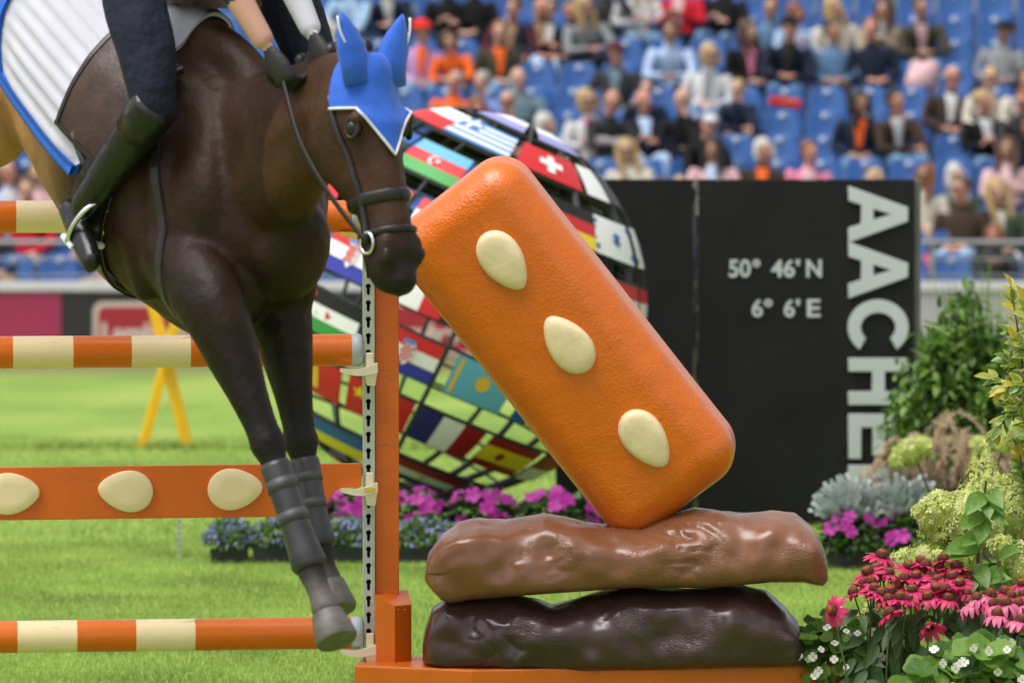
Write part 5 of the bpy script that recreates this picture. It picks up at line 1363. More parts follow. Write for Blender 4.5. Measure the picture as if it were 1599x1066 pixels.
def put_leaf(parent, me, base, tip, nrm=(0, -0.6, 0.8), w=1.0, roll=0.0, name='leaf'):
    base, tip = Vector(base), Vector(tip); d = tip - base; L = d.length; d.normalize(); n = Vector(nrm); x = d.cross(n).normalized(); z = x.cross(d)
    o = obj(name, me, parent, base); o.rotation_euler = Matrix((x, d, z)).transposed().to_euler(); o.scale = (L * w, L, L); return o
HL = leaf_mesh('leaf', HLEAF)
for (x0, y0), (x1, y1) in (((1533, 800), (1495, 822)), ((1535, 805), (1530, 850)), ((1528, 850), (1478, 868)), ((1530, 850), (1470, 885 - 30)), ((1538, 770), (1505, 800)), ((1540, 775), (1545, 808)), ((1545, 770), (1572, 800)), ((1543, 765), (1568, 790)),
                           ((1525, 880), (1545, 918)), ((1522, 885), (1512, 930)), ((1530, 905), (1580, 895)), ((1530, 915), (1570, 930)), ((1560, 870), (1590, 850)), ((1538, 790), (1575, 815)), ((1536, 835), (1500, 845)), ((1580, 910), (1560, 880))):
    put_leaf(hyd, HL, LOC(hyd, x0, y0, 14.7), LOC(hyd, x0 + (x1 - x0) * 0.85, y0 + (y1 - y0) * 0.85, 14.62), (random.uniform(-.4, .4), -0.75, 0.6), 1.05)
for i in range(90):
    px, py = random.uniform(1420, 1640), random.uniform(860, 1010); d = random.uniform(14.9, 15.2)
    a = random.random() * 6.28; put_leaf(hyd, HL, LOC(hyd, px, py, d), LOC(hyd, px + 42 * math.cos(a), py + 30 * math.sin(a), d - 0.04), (random.uniform(-.5, .5), -0.6, 0.7))

# ------------------------------------------------------------------ pink coneflowers
PINK = mat('coneflower_pink', (0.62, 0.026, 0.135), rough=0.5, var=0.25, vscale=30, trans=0.2)
PINK2 = mat('coneflower_pale', (0.72, 0.15, 0.30), rough=0.5, var=0.2, vscale=30, trans=0.2)
CONE = mat('cone_rust', (0.11, 0.022, 0.010), rough=0.6, var=0.4, vscale=60, bump=1.0, bscale=240, bdist=0.004)
CONT = mat('cone_orange_tip', (0.30, 0.075, 0.012), rough=0.6, var=0.3, vscale=60)
CST = mat('coneflower_stem', (0.08, 0.10, 0.035), rough=0.6, var=0.3, vscale=10)
CLEAF = mat('coneflower_leaf', (0.06, 0.12, 0.035), rough=0.55, var=0.3, vscale=12, trans=0.2)
def cone_petals(n, droop, m, seed):
    r_ = random.Random(seed); V, Fs = [], []
    for k in range(n):
        a = 2 * math.pi * k / n + r_.uniform(-.1, .1); o = len(V); L = 0.043 * r_.uniform(0.85, 1.1); dr = droop + r_.uniform(-.15, .15); ca, sa = math.cos(a), math.sin(a)
        for j in range(5):
            s = j / 4; hw = 0.0072 * (0.55 + 0.9 * math.sin(min(1, s * 0.8 + 0.15) * math.pi) * 0.6) * (0.5 if j == 4 else 1); rr = 0.010 + L * s * math.cos(dr * s); z = -L * s * math.sin(dr * s) - 0.002
            for q in (-1, 0, 1): V.append((ca * rr - sa * q * hw, sa * rr + ca * q * hw, z + 0.0015 * abs(q)))
        for j in range(4):
            for i in range(2): b = o + j * 3 + i; Fs.append((b, b + 1, b + 4, b + 3))
    return mesh_np('petals', V, Fs, m)
def cone_mesh():
    V, Fs, M = [], [], []
    n = 16; K = [(0.012, -0.004), (0.0165, 0.003), (0.016, 0.010), (0.012, 0.017), (0.006, 0.0205), (0.001, 0.0215)]
    for r, z in K: V += [(r * math.cos(2 * math.pi * i / n) * (1 + 0.08 * (i % 2)), r * math.sin(2 * math.pi * i / n) * (1 + 0.08 * (i % 2)), z) for i in range(n)]
    for j in range(len(K) - 1):
        for i in range(n): Fs.append((j * n + i, j * n + (i + 1) % n, (j + 1) * n + (i + 1) % n, (j + 1) * n + i)); M.append(1 if j >= 3 else 0)
    # spiny bracts
    for k in range(70):
        t = (k + 0.5) / 70; phi = k * 2.39996; z = 0.0 + 0.021 * t; r = 0.0168 * math.sqrt(max(0.02, 1 - t ** 2.2)); o = len(V)
        ca, sa = math.cos(phi), math.sin(phi); d = Vector((ca * (1 - t * 0.8), sa * (1 - t * 0.8), 0.5 + t)).normalized(); b = Vector((ca * r, sa * r, z)); e = b + d * 0.006
        V += [b + Vector((-sa, ca, 0)) * 0.0013, b - Vector((-sa, ca, 0)) * 0.0013, b + Vector((0, 0, 0.0016)), e]
        Fs += [(o, o + 1, o + 3), (o + 1, o + 2, o + 3), (o + 2, o, o + 3)]; M += [1 if t > 0.45 else 0] * 3
    return mesh_np('cone', V, Fs, [CONE, CONT], M, smooth=False)
CM = cone_mesh(); PM = [cone_petals(13, 0.35, PINK, 1), cone_petals(12, 0.7, PINK, 2), cone_petals(14, 0.15, PINK, 3), cone_petals(12, 1.0, PINK2, 4), cone_petals(13, 0.75, PINK2, 5), cone_petals(11, 0.55, PINK, 6), cone_petals(10, 0.9, PINK, 7), cone_petals(15, 0.3, PINK, 8)]
def coneflowers(label, spots, px, d0):
    c = at(px, 1060, d0); t = thing('coneflower_plant', label, 'flowers', (c.x, d0, 0)); st = MB()
    for x, y, kind, tilt, d in spots:
        p = LOC(t, x, y, d); s = random.uniform(0.9, 1.12)
        if kind in (3, 4): s *= 1.05
        fh = obj('flower_head', PM[kind], t, p, (R(random.uniform(-22, 14)) + R(tilt[0]), R(tilt[1] + random.uniform(-16, 16)), random.random() * 6.28), (s,) * 3)
        obj('cone', CM, fh)
        r = Vector((p.x * 0.75 + random.uniform(-.04, .04), p.y + random.uniform(0.0, .1), p.z * 0.55)); b = Vector((p.x * 0.5, p.y + 0.1, 0))
        st.tube(spline([tuple(b), tuple(r), tuple(p - Vector((0, 0, 0.002)))], 9).tolist(), 0.0026, 6)
    st.build('stems', CST, t, True)
    return t
def fl(px, py, kind=None, tilt=(0, 0), d=None): return (px, py, random.choice((0, 1, 2, 5, 6, 7)) if kind is None else kind, tilt, d if d is not None else 14.5 + (930 - py) * 0.004 + random.uniform(-.03, .03))
S1 = [fl(1376, 868, 0, (-6, 0)), fl(1356, 894, 2, (5, -12)), fl(1369, 889), fl(1389, 896), fl(1378, 900), fl(1418, 885), fl(1437, 878), fl(1446, 884), fl(1474, 874, 2), fl(1466, 887), fl(1431, 900), fl(1412, 905), fl(1455, 900), fl(1464, 907),
      fl(1494, 886), fl(1495, 893), fl(1333, 926, 0, (0, -14)), fl(1365, 920), fl(1390, 923, 1), fl(1376, 928), fl(1400, 915), fl(1462, 918, 2, (25, 0)), fl(1476, 921, 2, (25, 5)), fl(1488, 901), fl(1499, 911), fl(1440, 915), fl(1425, 922), fl(1388, 936), fl(1360, 910),
      fl(1390, 958, 0, (30, 10)), fl(1453, 980, 1, (50, 20)), fl(1301, 952, 0, (60, 60)), fl(1406, 934), fl(1348, 912, 2), fl(1450, 932), fl(1480, 935, 1), fl(1415, 938)]
S2 = [fl(1515, 944, 3, (-4, 0)), fl(1545, 930, 3), fl(1553, 945, 3), fl(1571, 943, 3), fl(1558, 960, 4), fl(1525, 936, 3), fl(1578, 932, 4), fl(1592, 945, 4), fl(1597, 912, 0), fl(1594, 970, 4, (20, 10)), fl(1510, 928, 1), fl(1540, 938, 1), fl(1600, 930, 1), fl(1568, 925, 1)]
cf1 = coneflowers('clump of bright pink coneflowers with rust-orange cones left of the hydrangea stem', S1, 1410, 14.6)
cf2 = coneflowers('clump of paler drooping coneflowers at the right edge above begonias', S2, 1555, 14.6)
CLF = leaf_mesh('leaf', CLEAF, 0.36, 0.18, 0.3, 6)
for t, xr, n in ((cf1, (1330, 1500), 150), (cf2, (1500, 1620), 80)):
    for i in range(n):
        px, py = random.uniform(*xr), random.uniform(950, 1075); d = 14.55 + random.uniform(-.1, .22); a = random.uniform(0.2, 2.9); L = random.uniform(22, 50)
        put_leaf(t, CLF, LOC(t, px, py, d), LOC(t, px + L * math.cos(a) * 0.8, py + L * math.sin(a), d - 0.05), (random.uniform(-.6, .6), -0.7, 0.5))

# ------------------------------------------------------------------ white begonias
BEG = mat('begonia_leaf', (0.12, 0.26, 0.022), rough=0.4, vscale=22, trans=0.3, col2=(0.22, 0.38, 0.06), bump=0.4, bscale=60, bdist=0.004)
BEG2 = mat('begonia_leaf_dark', (0.06, 0.15, 0.018), rough=0.32, var=0.3, vscale=12, trans=0.25)
BWH = mat('begonia_white', (0.80, 0.80, 0.76), rough=0.5, trans=0.2)
BYE = mat('begonia_yellow', (0.72, 0.42, 0.02), rough=0.6)
def round_leaf(name, m):
    V, Fs = [(0, 0.42, -0.05)], []; n = 20
    for k, z in ((0.5, -0.015), (0.85, 0.05), (1.0, 0.055)):
        for i in range(n):
            a = 2 * math.pi * i / n + math.pi * 1.5; w = 1 + 0.05 * math.sin(5 * a) + 0.03 * math.sin(11 * a); notch = 1 - 0.35 * math.exp(-((min(i, n - i)) / 1.2) ** 2) * k
            V.append((math.cos(a) * 0.52 * k * w, 0.42 + math.sin(a) * 0.52 * k * w * notch, z + (0.05 * math.sin(3 * a + 1) + 0.035 * math.sin(8 * a)) * k + 0.06 * k * k * abs(math.cos(a))))
    for i in range(n): Fs.append((0, 1 + i, 1 + (i + 1) % n))
    for j in range(2):
        for i in range(n): a = 1 + j * n + i; b = 1 + j * n + (i + 1) % n; Fs.append((a, a + n, b + n, b))
    return mesh_np(name, V, Fs, m)
BL = [round_leaf('leaf', BEG), round_leaf('leaf', BEG2)]
BF = petals_mesh('blossom', 4, 0.0135, 0.55, BWH, BYE, 0.15, 0.24)
def begonia(label, px, d0, region, nl, nf, rl, dark):
    c = at(px, 1080, d0); t = thing('begonia', label, 'flowers', (c.x, d0, 0)); x0, x1, y0, y1 = region
    for i in range(nl):
        px_, py_ = random.uniform(x0, x1), y0 + (y1 - y0) * random.random() ** 0.9; d = d0 + random.uniform(-.12, .14) + (y0 - py_) * -0.0004
        e = ((px_ - (x0 + x1) / 2) / (x1 - x0) * 2) ** 2
        if py_ < y0 + e * 45: py_ += 40
        a = random.uniform(-0.6, 3.7); L = random.uniform(*rl)
        put_leaf(t, BL[1 if random.random() < dark else 0], LOC(t, px_, py_, d), LOC(t, px_ + L * math.cos(a), py_ + L * 0.6 * math.sin(a), d - 0.02), (random.uniform(-.5, .5), -random.uniform(0.3, 1.0), random.uniform(0.4, 1)))
    for i in range(nf):
        px_, py_ = random.uniform(x0, x1), random.uniform(y0 - 8, y1); s = random.uniform(0.75, 1.2)
        o = obj('blossom', BF, t, LOC(t, px_, py_, d0 - random.uniform(0.1, 0.17)), None, (s,) * 3)
        o.rotation_euler = (Vector((0, -0.9, 0.35)) + Vector(unit(1)[0]) * 0.5).to_track_quat('Z', 'Y').to_euler()
    m = MB()
    for i in range(14): m.tube([(random.uniform(-.1, .1), 0.02, 0), LOC(t, random.uniform(x0, x1), random.uniform(y0 + 30, y1), d0)], 0.005, 6)
    m.build('stems', LGRN2, t, True)
begonia('white begonia with small dark leaves beside the dark chocolate slab', 1310, 14.72, (1246, 1385, 952, 1090), 300, 22, (19, 32), 0.4)
begonia('white begonia with large light green leaves in the lower right corner', 1530, 14.3, (1428, 1640, 1000, 1095), 210, 22, (28, 58), 0.25)
# ------------------------------------------------------------------ variegated euonymus reaching in from the right
EUG = mat('euonymus_green', (0.11, 0.22, 0.03), rough=0.32, var=0.25, vscale=10, trans=0.25, col2=(0.17, 0.30, 0.05))
EUY = mat('euonymus_yellow', (0.52, 0.44, 0.05), rough=0.35, var=0.2, vscale=12, trans=0.3)
EUP = mat('euonymus_pale', (0.36, 0.42, 0.14), rough=0.35, var=0.2, vscale=12, trans=0.3)
eu = thing('euonymus', 'tall variegated shrub with yellow-tipped shoots at the right edge', 'shrub', (at(1620, 800, 15.1).x, 15.1, 0))
def edged_leaf(m, e):
    V, Fs, M = [], [], []; seg = 6
    for i in range(seg + 1):
        t = i / seg; hw_ = 0.26 * math.sin(math.pi * min(1, t ** 0.8 * 0.97 + 0.03)) ** 0.85 + 0.004; z = -0.18 * t * t
        V += [(q * hw_, t, z + 0.3 * abs(q) * hw_ + (0.02 if abs(q) == 1 else 0)) for q in (-1, -0.66, 0, 0.66, 1)]
    for i in range(seg):
        for k in range(4): a = i * 5 + k; Fs.append((a, a + 1, a + 6, a + 5)); M.append(1 if k in (0, 3) or i == seg - 1 else 0)
    return mesh_np('leaf', V, Fs, [m, e], M)
EL = [edged_leaf(EUG, EUP), edged_leaf(EUY, EUY), edged_leaf(EUG, EUY), edged_leaf(EUP, EUY)]
BR = [[(1625, 760), (1605, 640), (1590, 520), (1578, 445)], [(1625, 800), (1612, 690), (1590, 610), (1548, 590)], [(1625, 780), (1612, 690), (1585, 640), (1552, 680)], [(1640, 700), (1615, 560), (1600, 470)], [(1630, 830), (1610, 760), (1585, 745)],
      [(1640, 650), (1610, 560), (1578, 520)], [(1640, 830), (1612, 790), (1590, 700)], [(1640, 620), (1620, 520), (1612, 440)], [(1650, 720), (1615, 650), (1575, 625)], [(1640, 770), (1605, 735), (1596, 720)], [(1650, 600), (1612, 590), (1572, 560)], [(1645, 700), (1600, 600), (1560, 610)], [(1650, 560), (1620, 500), (1585, 470)]]
tw_ = MB(); count = 0
for b in BR:
    d = 15.0 + random.uniform(-.1, .12); P = spline([tuple(LOC(eu, x, y, d + 0.03 * i)) for i, (x, y) in enumerate(b)], 26)
    tw_.tube(P.tolist(), list(np.linspace(0.006, 0.0016, 26)), 6)
    for i in range(4, 26):
        for s in (-1, 1):
            p = Vector(P[i]); t_ = Vector(P[min(i + 1, 25)] - P[i - 1]).normalized(); sd = t_.cross(Vector((0, -1, 0.2))).normalized() * s
            rot_ = Matrix.Rotation(i * 1.3, 3, t_); dr = (rot_ @ sd) * 0.9 + t_ * (0.6 + 0.8 * (i > 22)); L = random.uniform(0.036, 0.058)
            yel = 0.05 + 0.6 * max(0, (i - 18) / 8) * (1 if b[-1][1] < 530 else 0.35)
            me = EL[1] if random.random() < yel else EL[random.choice((0, 0, 0, 2, 2, 3) if i > 16 else (0, 0, 2))]
            put_leaf(eu, me, p, p + dr.normalized() * L, (random.uniform(-.5, .5), -0.6, 0.7), random.uniform(0.9, 1.2)); count += 1
tw_.tube([(0, 0.02, 0), (0.02, 0, 0.5), LOC(eu, 1640, 780, 15.05)], [0.016, 0.013, 0.008], 8)
tw_.build('branch', WOOD, eu, True)
# dark leafy growth filling the bed
bedf = shrub('bedding_shrub', 'dark green bedding foliage low in the flower bed', 1520, 1060, 15.25, 0.34, 0.26, 2600, None, [LGRN, LDRK], [.5, .5], size=0.06, ry=0.2, twigs=5)
# ------------------------------------------------------------------ bay horse landing over the jump, with rider
HO = at(245, 192, 13.7)                         # centre of the barrel under the saddle
ha, hp = R(43), R(36)                           # heading towards us and to the right, pitched down
hu = Vector((math.cos(hp) * math.sin(ha), -math.cos(hp) * math.cos(ha), -math.sin(hp)))
hr = Vector((-math.cos(ha), -math.sin(ha), 0)); hv = Vector((math.sin(hp) * math.sin(ha), -math.sin(hp) * math.cos(ha), math.cos(hp)))
def hw(u, v, r=0.0): return HO + hu * u + hv * v + hr * r
def hl(p): q = Vector(p) - HO; return (q.dot(hu), q.dot(hv), q.dot(hr))
def loc_(p): return Vector(p) - HO              # horse root sits at HO, unrotated
hb_ = Body()
def sect(rows, axis_up, slot=0, n=26):
    hb_.limb([(*loc_(p), a, b / a) for p, a, b in rows], slot, n, len(rows) * 6, up=axis_up)
# trunk: half height, half width
sect([(hw(-1.06, .10), .12, .11), (hw(-.95, .09), .25, .22), (hw(-.75, .08), .325, .29), (hw(-.5, .03), .31, .275), (hw(-.2, -.03), .335, .30), (hw(.1, -.05), .365, .305), (hw(.34, -.03), .37, .255), (hw(.50, .0), .325, .225), (hw(.61, .03), .25, .185), (hw(.68, .05), .16, .13)], hv)
for s in (-1, 1):
    sect([(hw(.30, .16, s * .10), .14, .09), (hw(.45, -.02, s * .160), .17, .095), (hw(.57, -.14, s * .14), .11, .085)], hv)          # shoulder
    sect([(hw(.55, .0, s * .085), .12, .09), (hw(.64, -.12, s * .09), .105, .078), (hw(.61, -.25, s * .085), .08, .065)], hu)            # breast
    sect([(hw(-.72, .1, s * .12), .24, .15), (hw(-.62, -.12, s * .17), .22, .12), (hw(-.48, -.28, s * .19), .14, .09)], hu)            # thigh
sect([(hw(-.05, .27), .09, .10), (hw(.18, .31), .10, .07), (hw(.36, .30), .10, .075), (hw(.5, .24), .12, .09)], hv)                    # withers
# neck and head
POLL = at(598, 102, 12.78); MUZ = at(644, 436, 12.68)
mdir = (MUZ - POLL).normalized(); fn = Vector((0.62, -0.76, 0.12)); fn = (fn - mdir * fn.dot(mdir)).normalized(); sd = mdir.cross(fn)   # sd: towards image left (the horse's right)
if sd.x > 0: sd = -sd
HLn = (MUZ - POLL).length
nb0, nb1 = hw(.42, .10), POLL - fn * 0.10 + mdir * 0.06
mid = (nb0 + nb1) / 2 + hv * 0.05
sect([(hw(.34, .06), .30, .17), (nb0 * .55 + mid * .45 + hv * .01, .245, .135), (mid, .19, .11), (mid * .45 + nb1 * .55 + hv * .01, .155, .095), (nb1, .125, .085)], hv)
def hh(t, dn, s=0.0): return POLL + mdir * (t * HLn) + fn * dn + sd * s
rows = [(-.02, .065, .06), (.06, .105, .088), (.18, .142, .104), (.30, .150, .102), (.42, .128, .085), (.55, .098, .068), (.70, .080, .060), (.83, .082, .066), (.93, .074, .062), (1.0, .045, .045)]
sect([(hh(t, -a), a, b) for t, a, b in rows], fn)
for s in (-1, 1):
    sect([(hh(.16, -.19, s * .05), .06, .045), (hh(.28, -.215, s * .055), .075, .045), (hh(.42, -.19, s * .045), .055, .035)], fn)      # jowl
    hb_.ball(loc_(hh(.235, -.035, s * .086)), (.024, .024, .024), 0, 12)                                                                    # brow over the eye
    sect([(hh(.80, -.03, s * .045), .022, .022), (hh(.90, -.035, s * .052), .024, .022)], fn)                                           # nostril
    sect([(hh(.45, -.09, s * .068), .012, .012), (hh(.62, -.07, s * .058), .012, .010), (hh(.74, -.06, s * .05), .008, .008)], fn)      # facial crest
sect([(hh(.90, -.11), .032, .04), (hh(.99, -.085), .026, .036)], fn)                                                                    # chin
for s in (-1, 1):                               # muscles that show under the skin
    sect([(hw(.16, .24, s * .15), .05, .035), (hw(.32, .06, s * .225), .06, .035), (hw(.44, -.12, s * .225), .05, .03)], hu)
    sect([(hw(.22, -.02, s * .235), .07, .04), (hw(.34, -.16, s * .225), .075, .04), (hw(.44, -.27, s * .19), .05, .035)], hu)
    sect([(nb1 + sd * (.06 * s), .035, .03), (mid + sd * (.085 * s) - hv * .04, .05, .035), (hw(.50, .02, s * .12), .06, .04)], hv)
    sect([(mid + sd * (.075 * s) + hv * .08, .04, .03), (hw(.40, .22, s * .10), .05, .035)], hv)
# legs: each one joint by joint
def leg(J):
    hb_.limb([(*loc_(p), r, f) for p, r, f in J], 1, 18, len(J) * 7)
def foreleg(el, kn, fe, ho, top):
    a, b = kn - el, fe - kn
    leg([(top, .125, .8), (el, .102, .85), (el + a * .35, .078, .9), (el + a * .7, .054, .95), (kn - a * .06, .048, 1), (kn, .052, 1), (kn + b * .12, .040, 1), (kn + b * .45, .031, 1.1), (kn + b * .82, .032, 1.1), (fe, .042, 1), (fe + (ho - fe) * .45, .033, 1), (fe + (ho - fe) * .85, .041, 1)])
kR, fR, oR = at(418, 692, 13.08), at(484, 884, 12.98), at(514, 966, 12.90)
kL, fL, oL = at(470, 690, 13.36), at(497, 850, 13.30), at(516, 918, 13.24)
foreleg(at(338, 492, 13.16), kR, fR, oR, hw(.44, -.12, .17))
foreleg(at(440, 500, 13.42), kL, fL, oL, hw(.46, -.10, -.16))
def hindleg(s, du):
    st_ = hw(-.46 + du, -.36, s * .20); hk = hw(-.98 + du, -.50, s * .17); ft = hw(-1.28 + du, -.22, s * .16); ho = hw(-1.40 + du, -.13, s * .16)
    leg([(hw(-.66, .0, s * .17), .21, .7), (st_, .135, .75), (st_ * .5 + hk * .5, .085, .8), (hk, .056, 1.1), (hk * .6 + ft * .4, .040, 1.1), (ft, .048, 1), (ho, .046, 1)])
    return hk, ft, ho
hR_ = hindleg(1, 0.0); hL_ = hindleg(-1, -0.1)
hme, hC, hslot = hb_.skin('horse_body', 0.0115, 5)
horse = thing('horse', 'brown bay horse in blue ear bonnet landing over the orange jump', 'horse', HO)
# coat: bay with dark legs; light on flank, shade on chest partly painted in
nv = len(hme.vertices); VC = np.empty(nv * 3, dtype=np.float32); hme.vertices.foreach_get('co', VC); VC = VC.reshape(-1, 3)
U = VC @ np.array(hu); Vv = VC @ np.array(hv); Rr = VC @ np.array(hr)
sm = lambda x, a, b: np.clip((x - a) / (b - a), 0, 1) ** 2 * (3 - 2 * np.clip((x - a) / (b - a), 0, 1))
lit_tan, mid_, drk, blk = [np.array(c) for c in ((0.40, 0.205, 0.09), (0.031, 0.0145, 0.0075), (0.012, 0.0068, 0.0046), (0.0105, 0.008, 0.007))]
w1 = sm(U, -.22, .14)[:, None]; colr = lit_tan * (1 - w1) + mid_ * w1
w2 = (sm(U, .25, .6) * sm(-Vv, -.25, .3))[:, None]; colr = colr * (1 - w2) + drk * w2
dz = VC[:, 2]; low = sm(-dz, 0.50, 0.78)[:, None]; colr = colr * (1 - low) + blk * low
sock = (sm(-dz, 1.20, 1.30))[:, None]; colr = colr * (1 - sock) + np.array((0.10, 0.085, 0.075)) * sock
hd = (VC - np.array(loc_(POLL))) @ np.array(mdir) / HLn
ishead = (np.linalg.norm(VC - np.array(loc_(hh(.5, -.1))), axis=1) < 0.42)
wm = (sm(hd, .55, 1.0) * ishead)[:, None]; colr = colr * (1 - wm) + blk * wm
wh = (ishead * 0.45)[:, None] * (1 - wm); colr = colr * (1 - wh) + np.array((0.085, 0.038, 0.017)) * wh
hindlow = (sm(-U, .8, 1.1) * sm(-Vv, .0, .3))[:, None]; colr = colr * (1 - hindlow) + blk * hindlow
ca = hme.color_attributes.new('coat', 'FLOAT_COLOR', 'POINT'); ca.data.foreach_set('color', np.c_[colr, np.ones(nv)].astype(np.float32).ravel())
COAT = mat('shaded_bay_coat', (.1, .05, .03), rough=0.5, spec=0.2, attr='coat', var=0.35, vscale=6, bump=0.4, bscale=13, bdist=0.03, bdetail=9)
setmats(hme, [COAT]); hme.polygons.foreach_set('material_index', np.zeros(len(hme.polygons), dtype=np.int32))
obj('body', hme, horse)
hbm = bmesh.new(); hbm.from_mesh(hme); HBV = BVHTree.FromBMesh(hbm); hbm.free()
HOOF = mat('hoof', (0.10, 0.088, 0.078), rough=0.5, var=0.3, vscale=30)
TACK = mat('black_leather', (0.012, 0.010, 0.010), rough=0.4, var=0.2, vscale=20)
BRLE = mat('brown_leather', (0.042, 0.020, 0.012), rough=0.45, spec=0.35, var=0.4, vscale=14, bump=0.4, bscale=70, bdist=0.004, rvar=0.12)
STEEL = mat('bright_steel', (0.72, 0.72, 0.72), rough=0.2, metal=1.0)
BLUEC = mat('bonnet_blue', srgb(26, 92, 200), rough=0.7, var=0.12, vscale=30, bump=0.5, bscale=260, bdist=0.004, sheen=0.2)
BLUET = mat('trim_blue', srgb(30, 100, 205), rough=0.6)
PADW = mat('pad_white', (0.5, 0.5, 0.57), rough=0.8, var=0.06, vscale=10)
PIPE = mat('silver_piping', (0.7, 0.7, 0.72), rough=0.4)
BOOT = mat('tendon_boot', (0.026, 0.026, 0.029), rough=0.38, var=0.25, vscale=16)
BOOT2 = mat('tendon_boot_pad', (0.05, 0.05, 0.054), rough=0.5, var=0.2, vscale=16)
def hoof(fe, ho):
    d = (ho - fe).normalized(); a = loc_(ho) - d * 0.015
    V, Fs = tube_vf([a, a + d * .02, a + d * .075, a + d * .085], [.044, .048, .059, .055], 18); me = mesh_np('hoof', V, Fs, HOOF); me.set_sharp_from_angle(angle=R(35))
    obj('hoof', me, horse)
for f, o in ((fR, oR), (fL, oL), hR_[1:], hL_[1:]): hoof(f, o)
def tboot(kn, fe):
    a = loc_(kn); b = loc_(fe); P = [a + (b - a) * t for t in (.16, .2, .4, .65, .88, .98, 1.02)]
    V, Fs = tube_vf(P, [.040, .043, .041, .041, .046, .051, .044], 20); o = obj('tendon_boot', mesh_np('tendon_boot', V, Fs, BOOT), horse)
    for t in (.30, .56):
        V, Fs = tube_vf([a + (b - a) * t, a + (b - a) * (t + .09)], [.0432, .0432], 20); obj('strap', mesh_np('strap', V, Fs, BOOT2), o)
    p = a + (b - a) * 1.0; q = p + (b - a).normalized() * 0.06
tboot(kR, fR); tboot(kL, fL); tboot(*hR_[:2]); tboot(*hL_[:2])
# eyes, nostrils
EYEM = mat('horse_eye', (0.012, 0.007, 0.005), rough=0.08)
for s in (-1, 1):
    B = Body(); B.ball((0, 0, 0), .024, 0, 16); ey = obj('eye', mesh_np('eye', [tuple(v) for v in B.V], B.F, EYEM), horse, loc_(hh(.275, -.052, s * .084)))
    ax1 = (mdir * .9 + fn * -.25).normalized(); nrm_ = (sd * s + fn * .35).normalized(); ax1 = (ax1 - nrm_ * ax1.dot(nrm_)).normalized(); ax2 = nrm_.cross(ax1)
    V, Fs = tube_vf([nrm_ * .012 + ax1 * (.027 * math.cos(a)) + ax2 * (.0185 * math.sin(a)) for a in np.linspace(0, 2 * math.pi, 29)], .0065, 8, False)
    obj('eyelid', mesh_np('eyelid', V, Fs, mat('eyelid_skin', (0.018, 0.011, 0.008), rough=0.5)), ey)
    B = Body(); B.ball((0, 0, 0), (.009, .009, .017), 0, 12); obj('nostril', mesh_np('nostril', [tuple(v) for v in B.V], B.F, TACK), horse, loc_(hh(.875, -.020, s * .060)))
# ---- surface patches: project (u, angle) grid onto the trunk
def surf(u, th, off, c=-0.04):
    """point on the skin at station u, angle th from the horse's right (0) over the back (90) to its left (180)"""
    dr = hr * math.cos(th) + hv * math.sin(th); o = loc_(hw(u, c)); h = HBV.ray_cast(o + dr * 0.02, dr)
    p = h[0] if h[0] is not None else o + dr * 0.3
    return p + dr * off
def patch(name, uf0, uf1, th0, th1, off, m, nu=24, nt=30, thick=0.008, parent=None, wave=0.0, c=-0.04):
    V, Fs = [], []
    for layer in (off, off - thick):
        for j in range(nt + 1):
            th = th0 + (th1 - th0) * j / nt
            for i in range(nu + 1):
                u = uf0(th) + (uf1(th) - uf0(th)) * i / nu
                w = wave * abs(math.sin(j * math.pi / 4)) * min(1, 5 * min(i, nu - i) / nu) if layer == off else 0
                V.append(surf(u, th, layer + w, c))
    n1 = nu + 1; o = (nt + 1) * n1
    for j in range(nt):
        for i in range(nu): a = j * n1 + i; Fs += [(a, a + 1, a + n1 + 1, a + n1), (o + a, o + a + n1, o + a + n1 + 1, o + a + 1)]
    for j in range(nt):
        for e in (0, nu): a = j * n1 + e; Fs.append((a, a + n1, o + a + n1, o + a))
    for i in range(nu):
        for b in (0, nt * n1): Fs.append((b + i, o + b + i, o + b + i + 1, b + i + 1))
    return obj(name, mesh_np(name, V, Fs, m), parent or horse)
def ribbon(name, pts, w, m, thick=0.006, parent=None, up=None):
    V, Fs = tube_vf([loc_(p) if False else p for p in pts], w / 2, 10, True, thick / (w / 2), up); return obj(name, mesh_np(name, V, Fs, m), parent or horse)
def strap(name, pts, nrm, w, m, t=0.005, parent=None):
    """flat strap lying on the skin: pts with outward normals"""
    V, Fs = [], []; n = len(pts)
    for i in range(n):
        tg = (pts[min(i + 1, n - 1)] - pts[max(i - 1, 0)]).normalized(); nn = (nrm[i] - tg * nrm[i].dot(tg)).normalized(); b = tg.cross(nn)
        for x, z in ((-.5, 0), (-.42, 1), (.42, 1), (.5, 0)): V.append(pts[i] + b * (x * w) + nn * (z * t - .002))
    for i in range(n - 1):
        for k in range(4): a = i * 4 + k; c = i * 4 + (k + 1) % 4; Fs.append((a, c, c + 4, a + 4))
    Fs += [(3, 2, 1, 0), tuple((n - 1) * 4 + k for k in range(4))]
    return obj(name, mesh_np(name, V, Fs, m, smooth=False), parent or horse)
